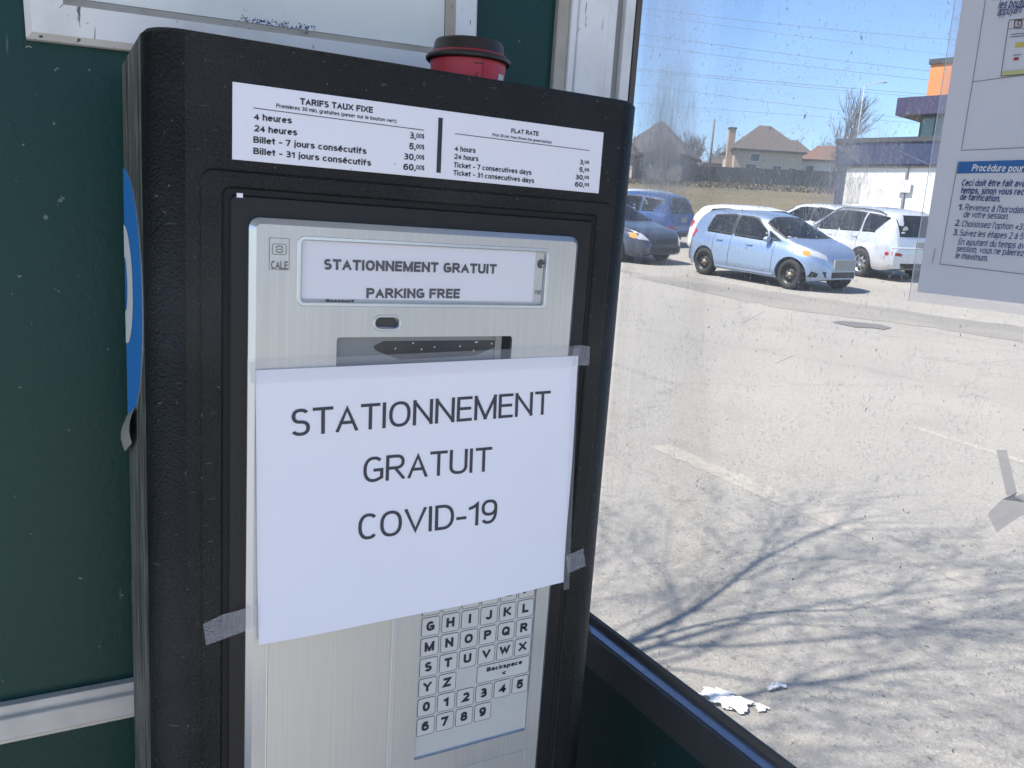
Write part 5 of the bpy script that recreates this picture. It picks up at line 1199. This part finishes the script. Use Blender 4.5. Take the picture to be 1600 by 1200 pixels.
# poles and wires
POLE = mat('weathered_pole', (.20, .165, .13), .9)
def pole(u, vb, vt_, D, r, label, arm=None):
    b = afar(u, vb, D); tp_ = afar(u + (vt_ - vb) * -.03, vt_, D); g = zt(D)
    t = thing('utility_pole', (b.x, b.y, g), label, 'pole'); mb = MB(); mb.tube([(0, 0, -.3), (0, 0, tp_.z - g)], [r, r * .75], POLE, 8); mb.build('shaft', t, True)
    if arm:
        mb = MB(); e = V2; mb.tube([(-e.x * arm, -e.y * arm, tp_.z - g - .5), (e.x * arm, e.y * arm, tp_.z - g - .5)], .06, POLE, 5); mb.build('crossarm', t, True)
    return t
pole(1106, 285, 186, 112, .15, 'plain wooden utility pole between the grey house and the cream house')
WIRE_L = mat('galvanised_pole', (.42, .44, .47), .6)
def street_lamp(u, vb, vt_, D, label):
    b = afar(u, vb, D); tp_ = afar(u, vt_, D); g = zt(D); t = thing('street_lamp', (b.x, b.y, g), label, 'lamp post', 'lamp posts beyond the lot'); h = tp_.z - g
    mb = MB(); mb.tube([(0, 0, -.3), (0, 0, h)], [.045, .03], WIRE_L, 8); mb.build('pole', t, True)
    mb = MB(); mb.tube([(0, 0, h), (V2.x * .9, V2.y * .9, h + .25), (V2.x * 1.5, V2.y * 1.5, h + .28)], [.03, .03, .06], WIRE_L, 6); mb.build('lamp_head', t, True)
street_lamp(1333, 262, 134, 70, 'thin grey lamp post right of the bare tree above the blue store')
WIRE = mat('wire_grey', (.20, .22, .26), .7)
for k, (u0, v0, u1, v1, D, r) in enumerate(((1000, 52, 1453, 111, 90, .035), (1000, 69, 1453, 125, 90, .035), (1000, 106, 1447, 147, 95, .04), (1000, 109, 1447, 152, 95, .03), (1000, 131, 1412, 184, 100, .035), (1000, 160, 1412, 190, 105, .03), (1180, 32, 1500, 62, 85, .03), (1000, 20, 1500, 88, 88, .025))):
    a = afar(u0 - 260, v0 - 260 * (v1 - v0) / (u1 - u0), D); b = afar(u1 + 260, v1 + 260 * (v1 - v0) / (u1 - u0), D)
    mb = MB(); pts_ = []
    for q in range(13):
        s_ = q / 12; p = a.lerp(b, s_); p.z -= .5 * 4 * s_ * (1 - s_) - .35; pts_.append(p)
    mb.tube(pts_, r * .6, WIRE, 4)
    tag(mb.build('power_line'), 'thin grey overhead power line crossing the blue sky above the houses', 'power line', 'power lines across the sky')
for k, (u_, vb, D, h, lb, sd_, sp_) in enumerate(((1298, 275, 118, 9.8, 'bare slender tree in front of the white house', 31, .42), (1364, 250, 160, 8.4, 'round bare tree behind the far red brown roof', 32, .75), (1440, 250, 165, 8.2, 'bare tree beside the green glass under the purple canopy', 33, .7),
                                             (1232, 268, 150, 8.2, 'bare tree rising behind the right end of the cream house roof', 34, .7), (1090, 283, 150, 7.5, 'bushy bare tree behind the utility pole', 36, .8), (1068, 283, 118, 5.6, 'brown bare shrub beside the grey house', 37, .8), (1130, 280, 160, 6.5, 'bare tree behind the small bungalow', 38, .8), (1000, 292, 100, 5.0, 'low bare shrub at the left edge of the window', 39, .9),
                                             (1040, 290, 102, 4.2, 'brushy bare shrub below the grey house', 40, .9), (1322, 272, 100, 4.6, 'brown bare shrub at the left corner of the blue store', 41, .8))):
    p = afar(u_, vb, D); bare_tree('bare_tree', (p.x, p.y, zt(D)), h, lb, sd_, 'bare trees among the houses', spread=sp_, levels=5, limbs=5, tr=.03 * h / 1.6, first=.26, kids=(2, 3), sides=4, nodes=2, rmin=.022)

for k in range(16):                                     # grey line of trees behind the roofs
    u_ = 1075 + k * 24 + rnd.uniform(-9, 9); D_ = rnd.uniform(165, 190); p = afar(u_, 270, D_)
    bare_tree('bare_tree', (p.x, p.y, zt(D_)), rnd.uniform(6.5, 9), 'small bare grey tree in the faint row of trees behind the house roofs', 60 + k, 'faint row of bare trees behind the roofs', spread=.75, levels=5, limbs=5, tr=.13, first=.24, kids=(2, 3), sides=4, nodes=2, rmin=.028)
